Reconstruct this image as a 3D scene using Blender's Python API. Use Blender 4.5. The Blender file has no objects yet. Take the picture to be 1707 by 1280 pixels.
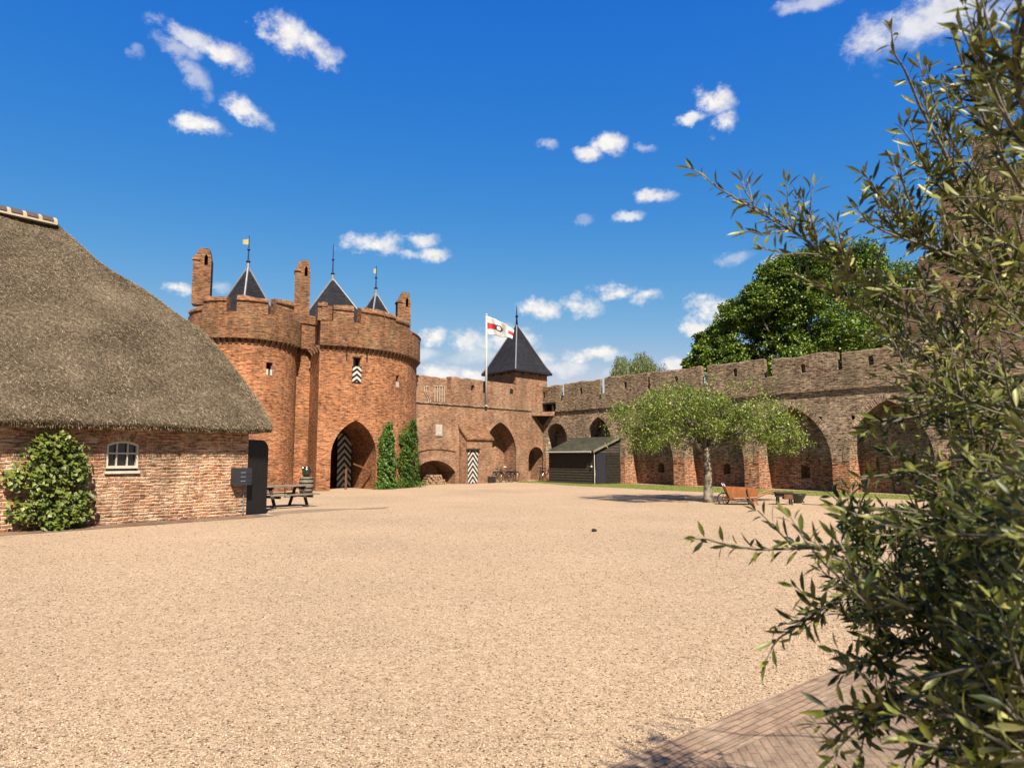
import bpy, bmesh, math, random
import numpy as np
from mathutils import Vector, Matrix

RR = random.Random(11)
NR = np.random.default_rng(11)
scene = bpy.context.scene
COL = scene.collection
R = math.radians

# ------------------------------------------------------------------ camera model (the surveyed view)
F, CX, CY, H = 1160.0, 853.5, 640.0, 1.7
TH = math.atan(122.0 / F)


def mz(py):                                   # height gained per metre of distance along +Y
    d = (CY - py) / F
    return (math.sin(TH) + d * math.cos(TH)) / (math.cos(TH) - d * math.sin(TH))


def rx(px, py):                               # sideways metres per metre of distance along +Y
    d = (CY - py) / F
    return ((px - CX) / F) / (math.cos(TH) - d * math.sin(TH))


def at(px, py, Y):
    return Vector((rx(px, py) * Y, Y, H + mz(py) * Y))


def gnd(px, py):
    Y = -H / mz(py)
    return Vector((rx(px, py) * Y, Y, 0))


class Line:                                   # a straight wall on the ground: s along it, N pointing into the wall
    def __init__(s, P, Q):
        s.P = Vector((P[0], P[1], 0)); d = Vector((Q[0] - P[0], Q[1] - P[1], 0))
        s.L = d.length; s.D = d.normalized(); s.N = Vector((-s.D.y, s.D.x, 0))
        if s.N.dot(s.P) < 0: s.N = -s.N

    def s(self, px, py=762, d=0):
        P = self.P + self.N * d; r = rx(px, py)
        return (r * P.y - P.x) / (self.D.x - r * self.D.y)

    def z(self, px, py, d=0):
        s = self.s(px, py, d); p = self.P + self.D * s + self.N * d
        return H + mz(py) * p.y

    def p(self, s, d=0, z=0):
        return self.P + self.D * s + self.N * d + Vector((0, 0, z))


Z = Vector((0, 0, 1))

# ------------------------------------------------------------------ objects


def tag(o, label=None, cat=None, group=None, kind=None):
    if label: o['label'] = label
    if cat: o['category'] = cat
    if group: o['group'] = group
    if kind: o['kind'] = kind
    return o


def thing(name, label, cat, loc=(0, 0, 0), rz=0, group=None):
    o = bpy.data.objects.new(name, None); COL.objects.link(o)
    o.location = loc; o.rotation_euler = (0, 0, rz)
    return tag(o, label, cat, group)


def children(o):
    return [c for c in bpy.data.objects if c.parent == o]


def copy_tree(o, parent=None):
    c = o.copy(); COL.objects.link(c)
    if parent is not None: c.parent = parent
    for ch in children(o): copy_tree(ch, c)
    return c


class MB:
    def __init__(s): s.v = []; s.f = []; s.m = []

    def add(s, vs, fs, m=0):
        b = len(s.v); s.v += [tuple(v) for v in vs]
        for f in fs: s.f.append(tuple(b + i for i in f)); s.m.append(m)
        return s

    def hexa(s, p, m=0):                      # 8 corners: bottom loop, top loop
        return s.add(p, [(3, 2, 1, 0), (4, 5, 6, 7), (0, 1, 5, 4), (1, 2, 6, 5), (2, 3, 7, 6), (3, 0, 4, 7)], m)

    def box(s, o, U, V, u, v, w, m=0):        # o + u*U + v*V + w*Z
        c = [o + U * a + V * b + Z * h for h in w for a, b in ((u[0], v[0]), (u[1], v[0]), (u[1], v[1]), (u[0], v[1]))]
        return s.hexa(c, m)

    def bx(s, c, sz, m=0, rz=0.0):
        c = Vector(c); U = Vector((math.cos(rz), math.sin(rz), 0)); V = Vector((-math.sin(rz), math.cos(rz), 0))
        return s.box(c, U, V, (-sz[0] / 2, sz[0] / 2), (-sz[1] / 2, sz[1] / 2), (-sz[2] / 2, sz[2] / 2), m)

    def bar(s, a, b, w, h, m=0, up=Z):        # rectangular bar from a to b
        a = Vector(a); b = Vector(b); d = (b - a).normalized()
        sd = d.cross(up)
        if sd.length < 1e-4: sd = d.cross(Vector((1, 0, 0)))
        sd.normalize(); u2 = sd.cross(d)
        q = [(-w / 2, -h / 2), (w / 2, -h / 2), (w / 2, h / 2), (-w / 2, h / 2)]
        return s.hexa([a + sd * i + u2 * j for i, j in q] + [b + sd * i + u2 * j for i, j in q], m)

    def prism(s, poly, o, A, B, C, c0, c1, m=0):
        n = len(poly)
        lo = [o + A * a + B * b + C * c0 for a, b in poly]; hi = [o + A * a + B * b + C * c1 for a, b in poly]
        fs = [tuple(range(n - 1, -1, -1)), tuple(range(n, 2 * n))] + [(i, (i + 1) % n, n + (i + 1) % n, n + i) for i in range(n)]
        return s.add(lo + hi, fs, m)

    def tube(s, pts, rad, n=8, m=0, cap=True):
        pts = [Vector(p) for p in pts]
        if not hasattr(rad, '__len__'): rad = [rad] * len(pts)
        b = len(s.v); prev = None
        for i, p in enumerate(pts):
            d = (pts[min(i + 1, len(pts) - 1)] - pts[max(i - 1, 0)]).normalized()
            if prev is None:
                a = d.cross(Z)
                if a.length < 1e-3: a = d.cross(Vector((1, 0, 0)))
            else: a = prev - d * prev.dot(d)
            a.normalize(); prev = a; c = d.cross(a)
            for k in range(n):
                t = 2 * math.pi * k / n
                s.v.append(tuple(p + (a * math.cos(t) + c * math.sin(t)) * rad[i]))
        for i in range(len(pts) - 1):
            for k in range(n):
                k2 = (k + 1) % n
                s.f.append((b + i * n + k, b + i * n + k2, b + (i + 1) * n + k2, b + (i + 1) * n + k)); s.m.append(m)
        if cap:
            s.f.append(tuple(b + k for k in range(n - 1, -1, -1))); s.m.append(m)
            e = b + (len(pts) - 1) * n
            s.f.append(tuple(e + k for k in range(n))); s.m.append(m)
        return s

    def lathe(s, c, prof, n=16, m=0):         # (r, z) profile about a vertical axis
        b = len(s.v); c = Vector(c)
        for r, z in prof:
            for k in range(n):
                t = 2 * math.pi * k / n; s.v.append((c.x + r * math.cos(t), c.y + r * math.sin(t), c.z + z))
        for i in range(len(prof) - 1):
            for k in range(n):
                k2 = (k + 1) % n
                s.f.append((b + i * n + k, b + i * n + k2, b + (i + 1) * n + k2, b + (i + 1) * n + k)); s.m.append(m)
        s.f.append(tuple(b + k for k in range(n - 1, -1, -1))); s.m.append(m)
        e = b + (len(prof) - 1) * n
        s.f.append(tuple(e + k for k in range(n))); s.m.append(m)
        return s

    def sector(s, c, prof, a0, a1, n=8, m=0):  # closed (r, z) profile swept from angle a0 to a1
        k = len(prof); vs = []
        for i in range(n + 1):
            t = a0 + (a1 - a0) * i / n
            vs += [Vector((c[0] + r * math.cos(t), c[1] + r * math.sin(t), z)) for r, z in prof]
        fs = [tuple(range(k - 1, -1, -1)), tuple(n * k + j for j in range(k))]
        for i in range(n):
            for j in range(k):
                j2 = (j + 1) % k; fs.append((i * k + j, i * k + j2, (i + 1) * k + j2, (i + 1) * k + j))
        return s.add(vs, fs, m)

    def build(s, name, mats, parent=None, uv=None, smooth=False, loc=None):
        me = bpy.data.meshes.new(name)
        me.from_pydata(s.v, [], s.f); me.update()
        if not isinstance(mats, (list, tuple)): mats = [mats]
        for q in mats: me.materials.append(q)
        me.polygons.foreach_set('material_index', s.m)
        bm = bmesh.new(); bm.from_mesh(me); bmesh.ops.recalc_face_normals(bm, faces=bm.faces); bm.to_mesh(me); bm.free()
        if smooth: me.polygons.foreach_set('use_smooth', [True] * len(me.polygons))
        o = bpy.data.objects.new(name, me); COL.objects.link(o)
        if parent: o.parent = parent
        if loc is not None: o.location = loc
        if uv is not None: uvmap(o, uv)
        return o


def uvmap(o, c=None):
    """metres: u along the wall, v up; around the axis c where the wall is round"""
    me = o.data
    lay = me.uv_layers.get('UVMap') or me.uv_layers.new(name='UVMap')
    for p in me.polygons:
        n = p.normal
        rnd = False
        if c and abs(n.z) < .7:
            ct = p.center; rv = Vector((ct.x - c[0], ct.y - c[1], 0))
            rl = rv.length
            rnd = rl > .5 and rv.normalized().dot(n) > .75
        for li in p.loop_indices:
            q = me.vertices[me.loops[li].vertex_index].co
            if rnd:
                t = math.atan2(q.x - c[0], -(q.y - c[1])); uv = (t * c[2], q.z)
            elif abs(n.z) > .75: uv = (q.x, q.y)
            else:
                h = Vector((-n.y, n.x, 0)).normalized()
                sl = math.sqrt(max(1 - n.z * n.z, .05)); uv = (q.x * h.x + q.y * h.y, q.z / sl)
            lay.data[li].uv = uv


def cut(o, mb):
    me = bpy.data.meshes.new('cutter'); me.from_pydata(mb.v, [], mb.f); me.update()
    bm = bmesh.new(); bm.from_mesh(me); bmesh.ops.recalc_face_normals(bm, faces=bm.faces); bm.to_mesh(me); bm.free()
    for q in o.data.materials: me.materials.append(q)
    c = bpy.data.objects.new('cutter', me); COL.objects.link(c)
    md = o.modifiers.new('b', 'BOOLEAN'); md.object = c; md.operation = 'DIFFERENCE'; md.solver = 'EXACT'
    bpy.context.view_layer.update()
    dg = bpy.context.evaluated_depsgraph_get()
    new = bpy.data.meshes.new_from_object(o.evaluated_get(dg))
    o.modifiers.clear(); o.data = new
    bpy.data.objects.remove(c)
    return o


def arch(x0, x1, zs, za, z0=-.2, n=10, seg=False):
    """outline of an arched opening, from the left foot round to the right foot"""
    w = (x1 - x0) / 2; h = za - zs; cx = (x0 + x1) / 2
    pts = [(x0, z0)]
    if seg or h < w * .8:                     # one flat round arc
        r = (w * w + h * h) / (2 * h); a = math.asin(min(1, w / r))
        for i in range(2 * n + 1):
            t = -a + 2 * a * i / (2 * n); pts.append((cx + r * math.sin(t), zs + h - r + r * math.cos(t)))
    else:
        r = (w * w + h * h) / (2 * w); a = math.atan2(h, r - w) if r > w else math.pi / 2
        a = math.asin(min(1, h / r))
        for i in range(n + 1):
            t = a * i / n; pts.append((x0 + r - r * math.cos(t), zs + r * math.sin(t)))
        for i in range(n - 1, -1, -1):
            t = a * i / n; pts.append((x1 - r + r * math.cos(t), zs + r * math.sin(t)))
    pts.append((x1, z0))
    return pts


def ring(mb, ln, pts, wd, d0, d1, uvs, rnd=None):
    """a ring of bricks on edge round an opening; pts without the two feet"""
    n = len(pts); out = []
    cxm = (pts[0][0] + pts[-1][0]) / 2
    for i, (x, z) in enumerate(pts):
        a = Vector(pts[max(i - 1, 0)]); b = Vector(pts[min(i + 1, n - 1)]); t = (b - a).normalized()
        out.append((x - t.y * wd, z + t.x * wd))
    ln_ = 0
    for i in range(n - 1):
        q = [pts[i], pts[i + 1], out[i + 1], out[i]]
        mb.hexa([ln.p(x, d0, z) for x, z in q] + [ln.p(x, d1, z) for x, z in q])
        l2 = ln_ + (Vector(pts[i + 1]) - Vector(pts[i])).length
        uvs.append((ln_, l2)); ln_ = l2


def ring_obj(name, ln, pts, wd, d0, d1, mat, parent):
    mb = MB(); uvs = []; ring(mb, ln, pts, wd, d0, d1, uvs)
    o = mb.build(name, mat, parent)
    me = o.data; lay = me.uv_layers.new(name='UVMap')
    for p in me.polygons:
        for li in p.loop_indices:
            vi = me.loops[li].vertex_index; k, c = divmod(vi, 8); c %= 4
            lay.data[li].uv = (0.02 if c < 2 else wd + .02, uvs[k][0] if c in (0, 3) else uvs[k][1])
    return o


def clip_y(poly, lo, hi):
    for lim, sg in ((lo, 1), (hi, -1)):
        out = []
        for i in range(len(poly)):
            a, b = poly[i], poly[(i + 1) % len(poly)]
            ia, ib = (a[1] - lim) * sg >= 0, (b[1] - lim) * sg >= 0
            if ia: out.append(a)
            if ia != ib:
                t = (lim - a[1]) / (b[1] - a[1]); out.append((a[0] + (b[0] - a[0]) * t, lim))
        poly = out
        if len(poly) < 3: return []
    return poly


def chevron(name, o, U, Nn, w, h, n, mats, parent, rise=None, th=.05):
    """boarded leaf with white painted chevrons; o is its lower left corner, Nn points out of its face"""
    mb = MB(); mb.box(o, U, Nn, (0, w), (-th, 0), (0, h), 0)
    st = h / n; rise = rise or w * .55
    for k in range(-3, n + 2):
        z = k * st
        for q in ([(0.012, z), (w / 2, z + rise), (w / 2, z + rise + st * .5), (0.012, z + st * .5)],
                  [(w / 2, z + rise), (w - .012, z), (w - .012, z + st * .5), (w / 2, z + rise + st * .5)]):
            q = clip_y(q, .015, h - .015)
            if q: mb.prism(q, o, U, Z, Nn, 0, .004, 1)
    return mb.build(name, mats, parent)


class Leaves:
    def __init__(s): s.P = []; s.D = []; s.N = []; s.L = []; s.W = []

    def add(s, p, d, n, l, w):
        s.P.append(tuple(p)); s.D.append(tuple(d)); s.N.append(tuple(n)); s.L.append(l); s.W.append(w)

    def many(s, P, D, N, L, W):
        s.P += [tuple(q) for q in P]; s.D += [tuple(q) for q in D]; s.N += [tuple(q) for q in N]
        s.L += list(L); s.W += list(W)

    def build(s, name, mat, parent=None, shape='broad'):
        P = np.array(s.P); D = np.array(s.D); N = np.array(s.N); L = np.array(s.L)[:, None]; W = np.array(s.W)[:, None]
        D = D / (np.linalg.norm(D, axis=1)[:, None] + 1e-9)
        S = np.cross(D, N); S /= (np.linalg.norm(S, axis=1)[:, None] + 1e-9); N = np.cross(S, D)
        if shape == 'lance':
            T = [(0, 0, 0), (-.38, .28, .16), (0, .30, .02), (.38, .28, .16), (-.46, .62, .0), (0, .64, -.18), (.46, .62, .0), (0, 1, -.55)]
            FC = [(0, 2, 1), (0, 3, 2), (1, 2, 5, 4), (2, 3, 6, 5), (4, 5, 7), (5, 6, 7)]
        elif shape == 'tri':
            T = [(-.5, 0, 0), (.5, 0, 0), (0, 1, 0)]; FC = [(0, 1, 2)]
        else:
            T = [(0, 0, 0), (-.5, .4, .14), (0, .5, 0), (.5, .4, .14), (0, 1, -.05)]
            FC = [(0, 2, 1), (0, 3, 2), (1, 2, 4), (2, 3, 4)]
        k = len(T); n = len(P)
        V = np.concatenate([(P + S * (W * a) + D * (L * b) + N * (W * c))[:, None, :] for a, b, c in T], 1).reshape(-1, 3)
        fast_mesh(name, V, FC, k, n, mat, parent)
        return bpy.data.objects[LAST[0]]


LAST = ['']


def fast_mesh(name, V, FC, k, n, mat, parent):
    me = bpy.data.meshes.new(name)
    me.vertices.add(len(V)); me.vertices.foreach_set('co', V.astype(np.float32).ravel())
    flat = np.array([i for f in FC for i in f]); cnt = np.array([len(f) for f in FC])
    nl = len(flat)
    idx = (np.arange(n)[:, None] * k + flat[None, :]).ravel().astype(np.int32)
    tot = np.tile(cnt, n).astype(np.int32); start = np.concatenate([[0], np.cumsum(tot)[:-1]]).astype(np.int32)
    me.loops.add(len(idx)); me.loops.foreach_set('vertex_index', idx)
    me.polygons.add(len(tot)); me.polygons.foreach_set('loop_start', start); me.polygons.foreach_set('loop_total', tot)
    me.update(calc_edges=True); me.validate()
    me.materials.append(mat)
    o = bpy.data.objects.new(name, me); COL.objects.link(o); LAST[0] = o.name
    if parent: o.parent = parent
    return o


def rvec():
    while True:
        v = Vector((RR.uniform(-1, 1), RR.uniform(-1, 1), RR.uniform(-1, 1)))
        if .05 < v.length < 1: return v.normalized()


# ------------------------------------------------------------------ materials
KA = .48                                       # every surface as dark as it really is; the exposure makes up for it


def sc3(c, k=None): return tuple(x * (KA if k is None else k) for x in c[:3])


class NT:
    def __init__(s, tree): s.t = tree

    def n(s, typ, ins=None, **kw):
        nd = s.t.nodes.new('ShaderNode' + typ)
        for k, v in kw.items(): setattr(nd, k, v)
        for k, v in (ins or {}).items():
            sk = nd.inputs[k]
            if isinstance(v, bpy.types.NodeSocket): s.t.links.new(v, sk)
            else: sk.default_value = v
        return nd

    def math(s, op, a, b=0.0, c=None, clamp=False):
        ins = {0: a, 1: b}
        if c is not None: ins[2] = c
        return s.n('Math', ins, operation=op, use_clamp=clamp).outputs[0]

    def mix(s, fac, a, b, typ='MIX'):
        nd = s.n('Mix', data_type='RGBA', blend_type=typ)
        for i, v in ((0, fac), (6, a), (7, b)):
            if isinstance(v, bpy.types.NodeSocket): s.t.links.new(v, nd.inputs[i])
            else: nd.inputs[i].default_value = v if i == 0 else (*v[:3], 1)
        return nd.outputs[2]

    def rng(s, v, a, b, c=0.0, d=1.0):
        return s.n('MapRange', {0: v, 1: a, 2: b, 3: c, 4: d}, clamp=True).outputs[0]

    def noise(s, vec, sc, det=5, ro=.55, w=None):
        return s.n('TexNoise', {'Vector': vec, 'Scale': sc, 'Detail': det, 'Roughness': ro}).outputs['Fac']

    def ramp(s, v, stops):
        nd = s.n('ValToRGB', {0: v}); e = nd.color_ramp.elements
        while len(e) < len(stops): e.new(.5)
        for q, (p, c) in zip(e, stops): q.position = p; q.color = (*sc3(c), 1)
        return nd.outputs[0]


def mat(name):
    m = bpy.data.materials.new(name); m.use_nodes = True
    t = m.node_tree; b = t.nodes['Principled BSDF']
    b.inputs['Specular IOR Level'].default_value = .3
    return m, NT(t), b


def link(nt, a, b): nt.t.links.new(a, b)


def plain(name, col, rough=.6, metal=0.0, var=.2, sc=6.0, bump=0.0, bsc=30.0, spec=.3):
    m, nt, b = mat(name)
    g = nt.n('NewGeometry').outputs['Position']
    v = nt.rng(nt.noise(g, sc, 6), .3, .7, 1 - var, 1 + var); col = sc3(col, KA if max(col) < .57 else .85 * KA + .06)
    c = nt.mix(1.0, col, nt.n('CombineColor', {0: v, 1: v, 2: v}).outputs[0], 'MULTIPLY')
    link(nt, c, b.inputs['Base Color']); b.inputs['Roughness'].default_value = rough; b.inputs['Metallic'].default_value = metal
    b.inputs['Specular IOR Level'].default_value = spec
    if bump:
        bp = nt.n('Bump', {'Strength': bump, 'Distance': .02, 'Height': nt.noise(g, bsc, 6)})
        link(nt, bp.outputs[0], b.inputs['Normal'])
    return m


def brick(name, c1, c2, mortar, bw=.27, bh=.085, mw=.018, weather=(.2, .17, .13), wamt=.5, wsc=.5, lime=.3,
          limec=(.55, .42, .32), bump=.7, low=None, streak=.35, jit_=.05, dash=.5, soft=.3, mixb=0.0, stain=.25):
    m, nt, b = mat(name); c1 = sc3(c1); c2 = sc3(c2); mortar = sc3(mortar); weather = sc3(weather); limec = sc3(limec)
    if low: low = (low[0], sc3(low[1]), sc3(low[2]))
    uv = nt.n('TexCoord').outputs['UV']; g = nt.n('NewGeometry').outputs['Position']
    jit = nt.n('TexNoise', {'Vector': uv, 'Scale': 4.5, 'Detail': 4}).outputs['Color']
    off = nt.n('VectorMath', {0: jit, 1: (-.5, -.5, -.5)}, operation='ADD').outputs[0]
    off = nt.n('VectorMath', {0: off, 'Scale': jit_}, operation='SCALE').outputs[0]
    vec = nt.n('VectorMath', {0: uv, 1: off}, operation='ADD').outputs[0]
    bk = nt.n('TexBrick', {'Vector': vec, 'Color1': (*c1, 1), 'Color2': (*c2, 1), 'Mortar': (*mortar, 1), 'Scale': 1.0,
                           'Mortar Size': mw, 'Mortar Smooth': soft, 'Bias': -.1, 'Brick Width': bw, 'Row Height': bh})
    col = bk.outputs['Color']
    if mixb:                                   # patches relaid with other bricks
        v2 = nt.n('Mapping', {'Vector': vec, 'Location': (.37, .21, 0)}).outputs[0]
        b3 = nt.n('TexBrick', {'Vector': v2, 'Color1': (*[x * 1.15 for x in limec], 1), 'Color2': (*c1, 1), 'Mortar': (*mortar, 1), 'Scale': 1.0,
                               'Mortar Size': mw * 1.2, 'Mortar Smooth': .8, 'Bias': .1, 'Brick Width': bw * .8, 'Row Height': bh * 1.08})
        col = nt.mix(nt.rng(nt.noise(g, 1.6, 7, .7), .5 - .04, .5 + .06, 0, mixb), col, b3.outputs['Color'])
    big = nt.noise(g, wsc, 8, .65)
    if low:                                    # a lower part rebuilt in redder brick
        zz = nt.n('SeparateXYZ', {0: g}).outputs['Z']
        edge = nt.math('ADD', zz, nt.math('MULTIPLY', nt.math('SUBTRACT', nt.noise(g, 1.1, 4), .5), 1.8))
        f = nt.rng(edge, low[0] + .25, low[0] - .25)
        bk2 = nt.n('TexBrick', {'Vector': vec, 'Color1': (*low[1], 1), 'Color2': (*low[2], 1), 'Mortar': (*mortar, 1), 'Scale': 1.0,
                                'Mortar Size': mw * .8, 'Mortar Smooth': .3, 'Bias': -.2, 'Brick Width': bw, 'Row Height': bh})
        col = nt.mix(f, col, bk2.outputs['Color'])
        wf = nt.math('MULTIPLY', nt.rng(big, .42, .68, 0, wamt), nt.math('SUBTRACT', 1.0, nt.math('MULTIPLY', f, .8)))
    else: wf = nt.rng(big, .42, .68, 0, wamt)
    col = nt.mix(wf, col, weather)
    lm = nt.rng(nt.noise(g, wsc * 1.7 + .3, 9, .7), .52, .75, 0, lime)
    col = nt.mix(lm, col, limec)
    st = nt.n('Mapping', {'Vector': uv, 'Scale': (3.2, 11.5, 1)}).outputs[0]
    sv = nt.rng(nt.noise(st, 1.0, 4, .7), .3, .7, 1 - streak, 1 + streak)
    fv = nt.rng(nt.noise(g, 7.0, 6, .7), .3, .7, .8, 1.2)
    mv = nt.math('MULTIPLY', sv, fv)
    # rain streaks and old repairs: tall soft stains, and patches of paler or darker work
    rs = nt.noise(nt.n('Mapping', {'Vector': uv, 'Scale': (1.9, .22, 1), 'Location': (5, 1, 0)}).outputs[0], 1.0, 5, .65)
    mv = nt.math('MULTIPLY', mv, nt.rng(rs, .36, .62, 1 - stain, 1.0 + stain * .25))
    pt = nt.noise(nt.n('Mapping', {'Vector': uv, 'Scale': (.55, .8, 1), 'Location': (9, 4, 0)}).outputs[0], 1.0, 3, .4)
    mv = nt.math('MULTIPLY', mv, nt.rng(pt, .40, .60, 1 - stain * .6, 1.0 + stain * .5))
    dn = nt.noise(nt.n('Mapping', {'Vector': uv, 'Scale': (4.2, 12.5, 1), 'Location': (3, 7, 0)}).outputs[0], 1.0, 2, .5)
    mv = nt.math('MULTIPLY', mv, nt.rng(dn, .34, .45, 1 - dash, 1.0))
    col = nt.mix(1.0, col, nt.n('CombineColor', {0: mv, 1: mv, 2: mv}).outputs[0], 'MULTIPLY')
    link(nt, col, b.inputs['Base Color']); b.inputs['Roughness'].default_value = .92; b.inputs['Specular IOR Level'].default_value = .15
    hgt = nt.math('ADD', nt.math('MULTIPLY', bk.outputs['Fac'], -1.0), nt.math('MULTIPLY', nt.noise(st, 1.0, 6, .75), 1.6))
    bp = nt.n('Bump', {'Strength': bump, 'Distance': .03, 'Height': hgt})
    link(nt, bp.outputs[0], b.inputs['Normal'])
    return m


def leafmat(name, stops, back=None, trans=.25, rough=.45, spec=.35):
    m, nt, b = mat(name)
    g = nt.n('NewGeometry')
    pos = nt.noise(g.outputs['Position'], 1.3, 3)
    r = nt.math('ADD', nt.math('MULTIPLY', g.outputs['Random Per Island'], .65), nt.math('MULTIPLY', pos, .5))
    c = nt.ramp(r, stops)
    if back: c = nt.mix(nt.math('MULTIPLY', g.outputs['Backfacing'], .75), c, back)
    link(nt, c, b.inputs['Base Color']); b.inputs['Roughness'].default_value = rough; b.inputs['Specular IOR Level'].default_value = spec
    tr = nt.n('BsdfTranslucent', {'Color': c})
    mx = nt.n('MixShader', {0: trans, 1: b.outputs[0], 2: tr.outputs[0]})
    out = [q for q in nt.t.nodes if q.type == 'OUTPUT_MATERIAL'][0]
    link(nt, mx.outputs[0], out.inputs[0])
    return m


MAT = {}
MAT['tower'] = brick('tower_brick', (.74, .29, .12), (.31, .10, .044), (.68, .41, .235), bw=.28, bh=.09, mw=.013, weather=(.38, .19, .10), wamt=.5, lime=.4, limec=(.66, .41, .25), bump=.8, streak=.55, dash=.65, jit_=.06, soft=.6)
MAT['tower_top'] = brick('tower_parapet_brick', (.48, .195, .09), (.18, .075, .04), (.46, .30, .175), bw=.28, bh=.09, mw=.014, weather=(.31, .205, .105), wamt=.7, wsc=.8, lime=.45, limec=(.54, .37, .235), bump=.9, streak=.55, dash=.55, jit_=.07, soft=.6)
MAT['back'] = brick('curtain_brick', (.55, .265, .145), (.33, .14, .075), (.52, .38, .26), bw=.28, bh=.09, mw=.013, weather=(.46, .31, .2), wamt=.6, lime=.5, limec=(.60, .44, .29), bump=.7, streak=.45, dash=.45, jit_=.07, soft=.6)
MAT['right'] = brick('old_curtain_brick', (.66, .44, .285), (.22, .135, .09), (.76, .59, .41), bw=.29, bh=.095, mw=.018, weather=(.42, .315, .20), wamt=.75, lime=.6, limec=(.72, .57, .41), bump=1.0, streak=.85, dash=.75, jit_=.08, soft=.6,
                     low=(1.7, (.72, .245, .10), (.40, .13, .06)))
MAT['parapet'] = brick('parapet_brick', (.51, .34, .215), (.19, .12, .078), (.66, .51, .34), bw=.29, bh=.095, mw=.018, weather=(.40, .30, .175), wamt=.85, lime=.5, limec=(.64, .51, .345), bump=1.0, streak=.85, dash=.75, jit_=.09, soft=.6)
MAT['farm'] = brick('farmhouse_brick', (.70, .255, .115), (.30, .125, .07), (.90, .69, .48), bw=.26, bh=.085, mw=.022, weather=(.52, .36, .23), wamt=.5, wsc=1.1, lime=.9, limec=(.88, .67, .46), bump=1.0, streak=.5, dash=.6, jit_=.10, soft=.9, mixb=.8)
MAT['keep'] = brick('keep_brick', (.46, .24, .13), (.22, .11, .07), (.47, .36, .25), bw=.28, bh=.09, weather=(.30, .21, .14), wamt=.6, lime=.5, bump=1.0, streak=.55, dash=.55, jit_=.08, soft=.6)
MAT['slate'] = brick('slate', (.034, .033, .042), (.022, .022, .03), (.012, .012, .016), bw=.3, bh=.16, mw=.01, weather=(.045, .045, .055), wamt=.4, lime=0, bump=.5, streak=.25)
MAT['shingle'] = brick('shed_roof_slate', (.10, .095, .07), (.055, .055, .04), (.02, .02, .015), bw=.3, bh=.18, mw=.012, weather=(.10, .105, .06), wamt=.8, wsc=1.2, lime=.3, limec=(.16, .15, .1), bump=.9)
MAT['lead'] = plain('lead', (.30, .31, .34), .45, .3, .15)
MAT['iron'] = plain('dark_iron', (.02, .022, .03), .5, .5, .2)
MAT['finial'] = plain('blue_painted_iron', (.03, .045, .12), .45, .2, .2)
MAT['gold'] = plain('gilded_metal', (.75, .62, .25), .4, .3, .1)
MAT['black'] = plain('black_paint', (.012, .011, .011), .45, 0, .2)
MAT['white'] = plain('white_paint', (.72, .69, .62), .55, 0, .1)
MAT['cream'] = plain('cream_paint', (.74, .68, .55), .55, 0, .1)
MAT['dark'] = plain('hole_shade', (.012, .010, .009), .9, 0, .2)  # near-black colour standing in for the shade inside small openings
MAT['gable'] = plain('grey_brown_boards', (.065, .052, .036), .85, 0, .35, 7, .4, 40)
MAT['wood'] = plain('weathered_wood', (.27, .22, .16), .8, 0, .3, 9, .4, 40)
MAT['darkwood'] = plain('dark_timber', (.045, .033, .024), .85, 0, .35, 7, .4, 40)
MAT['orange'] = plain('varnished_orange_wood', (.36, .125, .035), .5, 0, .25, 9)
MAT['rust'] = plain('rusty_brown_wood', (.20, .085, .04), .7, 0, .35, 9)
MAT['grey'] = plain('anthracite_metal', (.045, .05, .062), .45, .2, .1)
MAT['greydoor'] = plain('grey_blue_door', (.035, .034, .048), .5, 0, .1)
MAT['stone'] = plain('pale_stone', (.62, .56, .46), .8, 0, .12)
MAT['rubber'] = plain('rubber', (.015, .015, .015), .7, 0, .1)
MAT['chrome'] = plain('steel', (.4, .4, .4), .3, .9, .1)
MAT['bark'] = plain('grey_bark', (.27, .225, .165), .9, 0, .95, 4.5, .8, 25)
MAT['olivebark'] = plain('olive_bark', (.21, .185, .13), .85, 0, .3, 14, .4, 60)
MAT['log'] = plain('log_bark', (.20, .13, .08), .9, 0, .3, 9, .4)
MAT['logend'] = plain('log_end', (.48, .30, .17), .85, 0, .25, 12)
MAT['tile'] = plain('dark_ridge_tile', (.10, .075, .075), .7, 0, .25, 12)
MAT['mortar'] = plain('cream_mortar', (.52, .43, .29), .85, 0, .15, 8, .3)
MAT['red'] = plain('red_cloth', (.55, .03, .025), .8, 0, .05)
MAT['cloth'] = plain('white_cloth', (.78, .77, .75), .8, 0, .04)
MAT['ink'] = plain('dark_cloth', (.10, .02, .04), .8, 0, .05)
MAT['pot'] = plain('dark_green_glaze', (.025, .035, .02), .2, 0, .3, 9, 0, 30, .6)


def glassmat():
    m, nt, b = mat('window_glass')
    b.inputs['Base Color'].default_value = (.012, .012, .013, 1); b.inputs['Roughness'].default_value = .08
    b.inputs['Specular IOR Level'].default_value = .5
    return m


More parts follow.
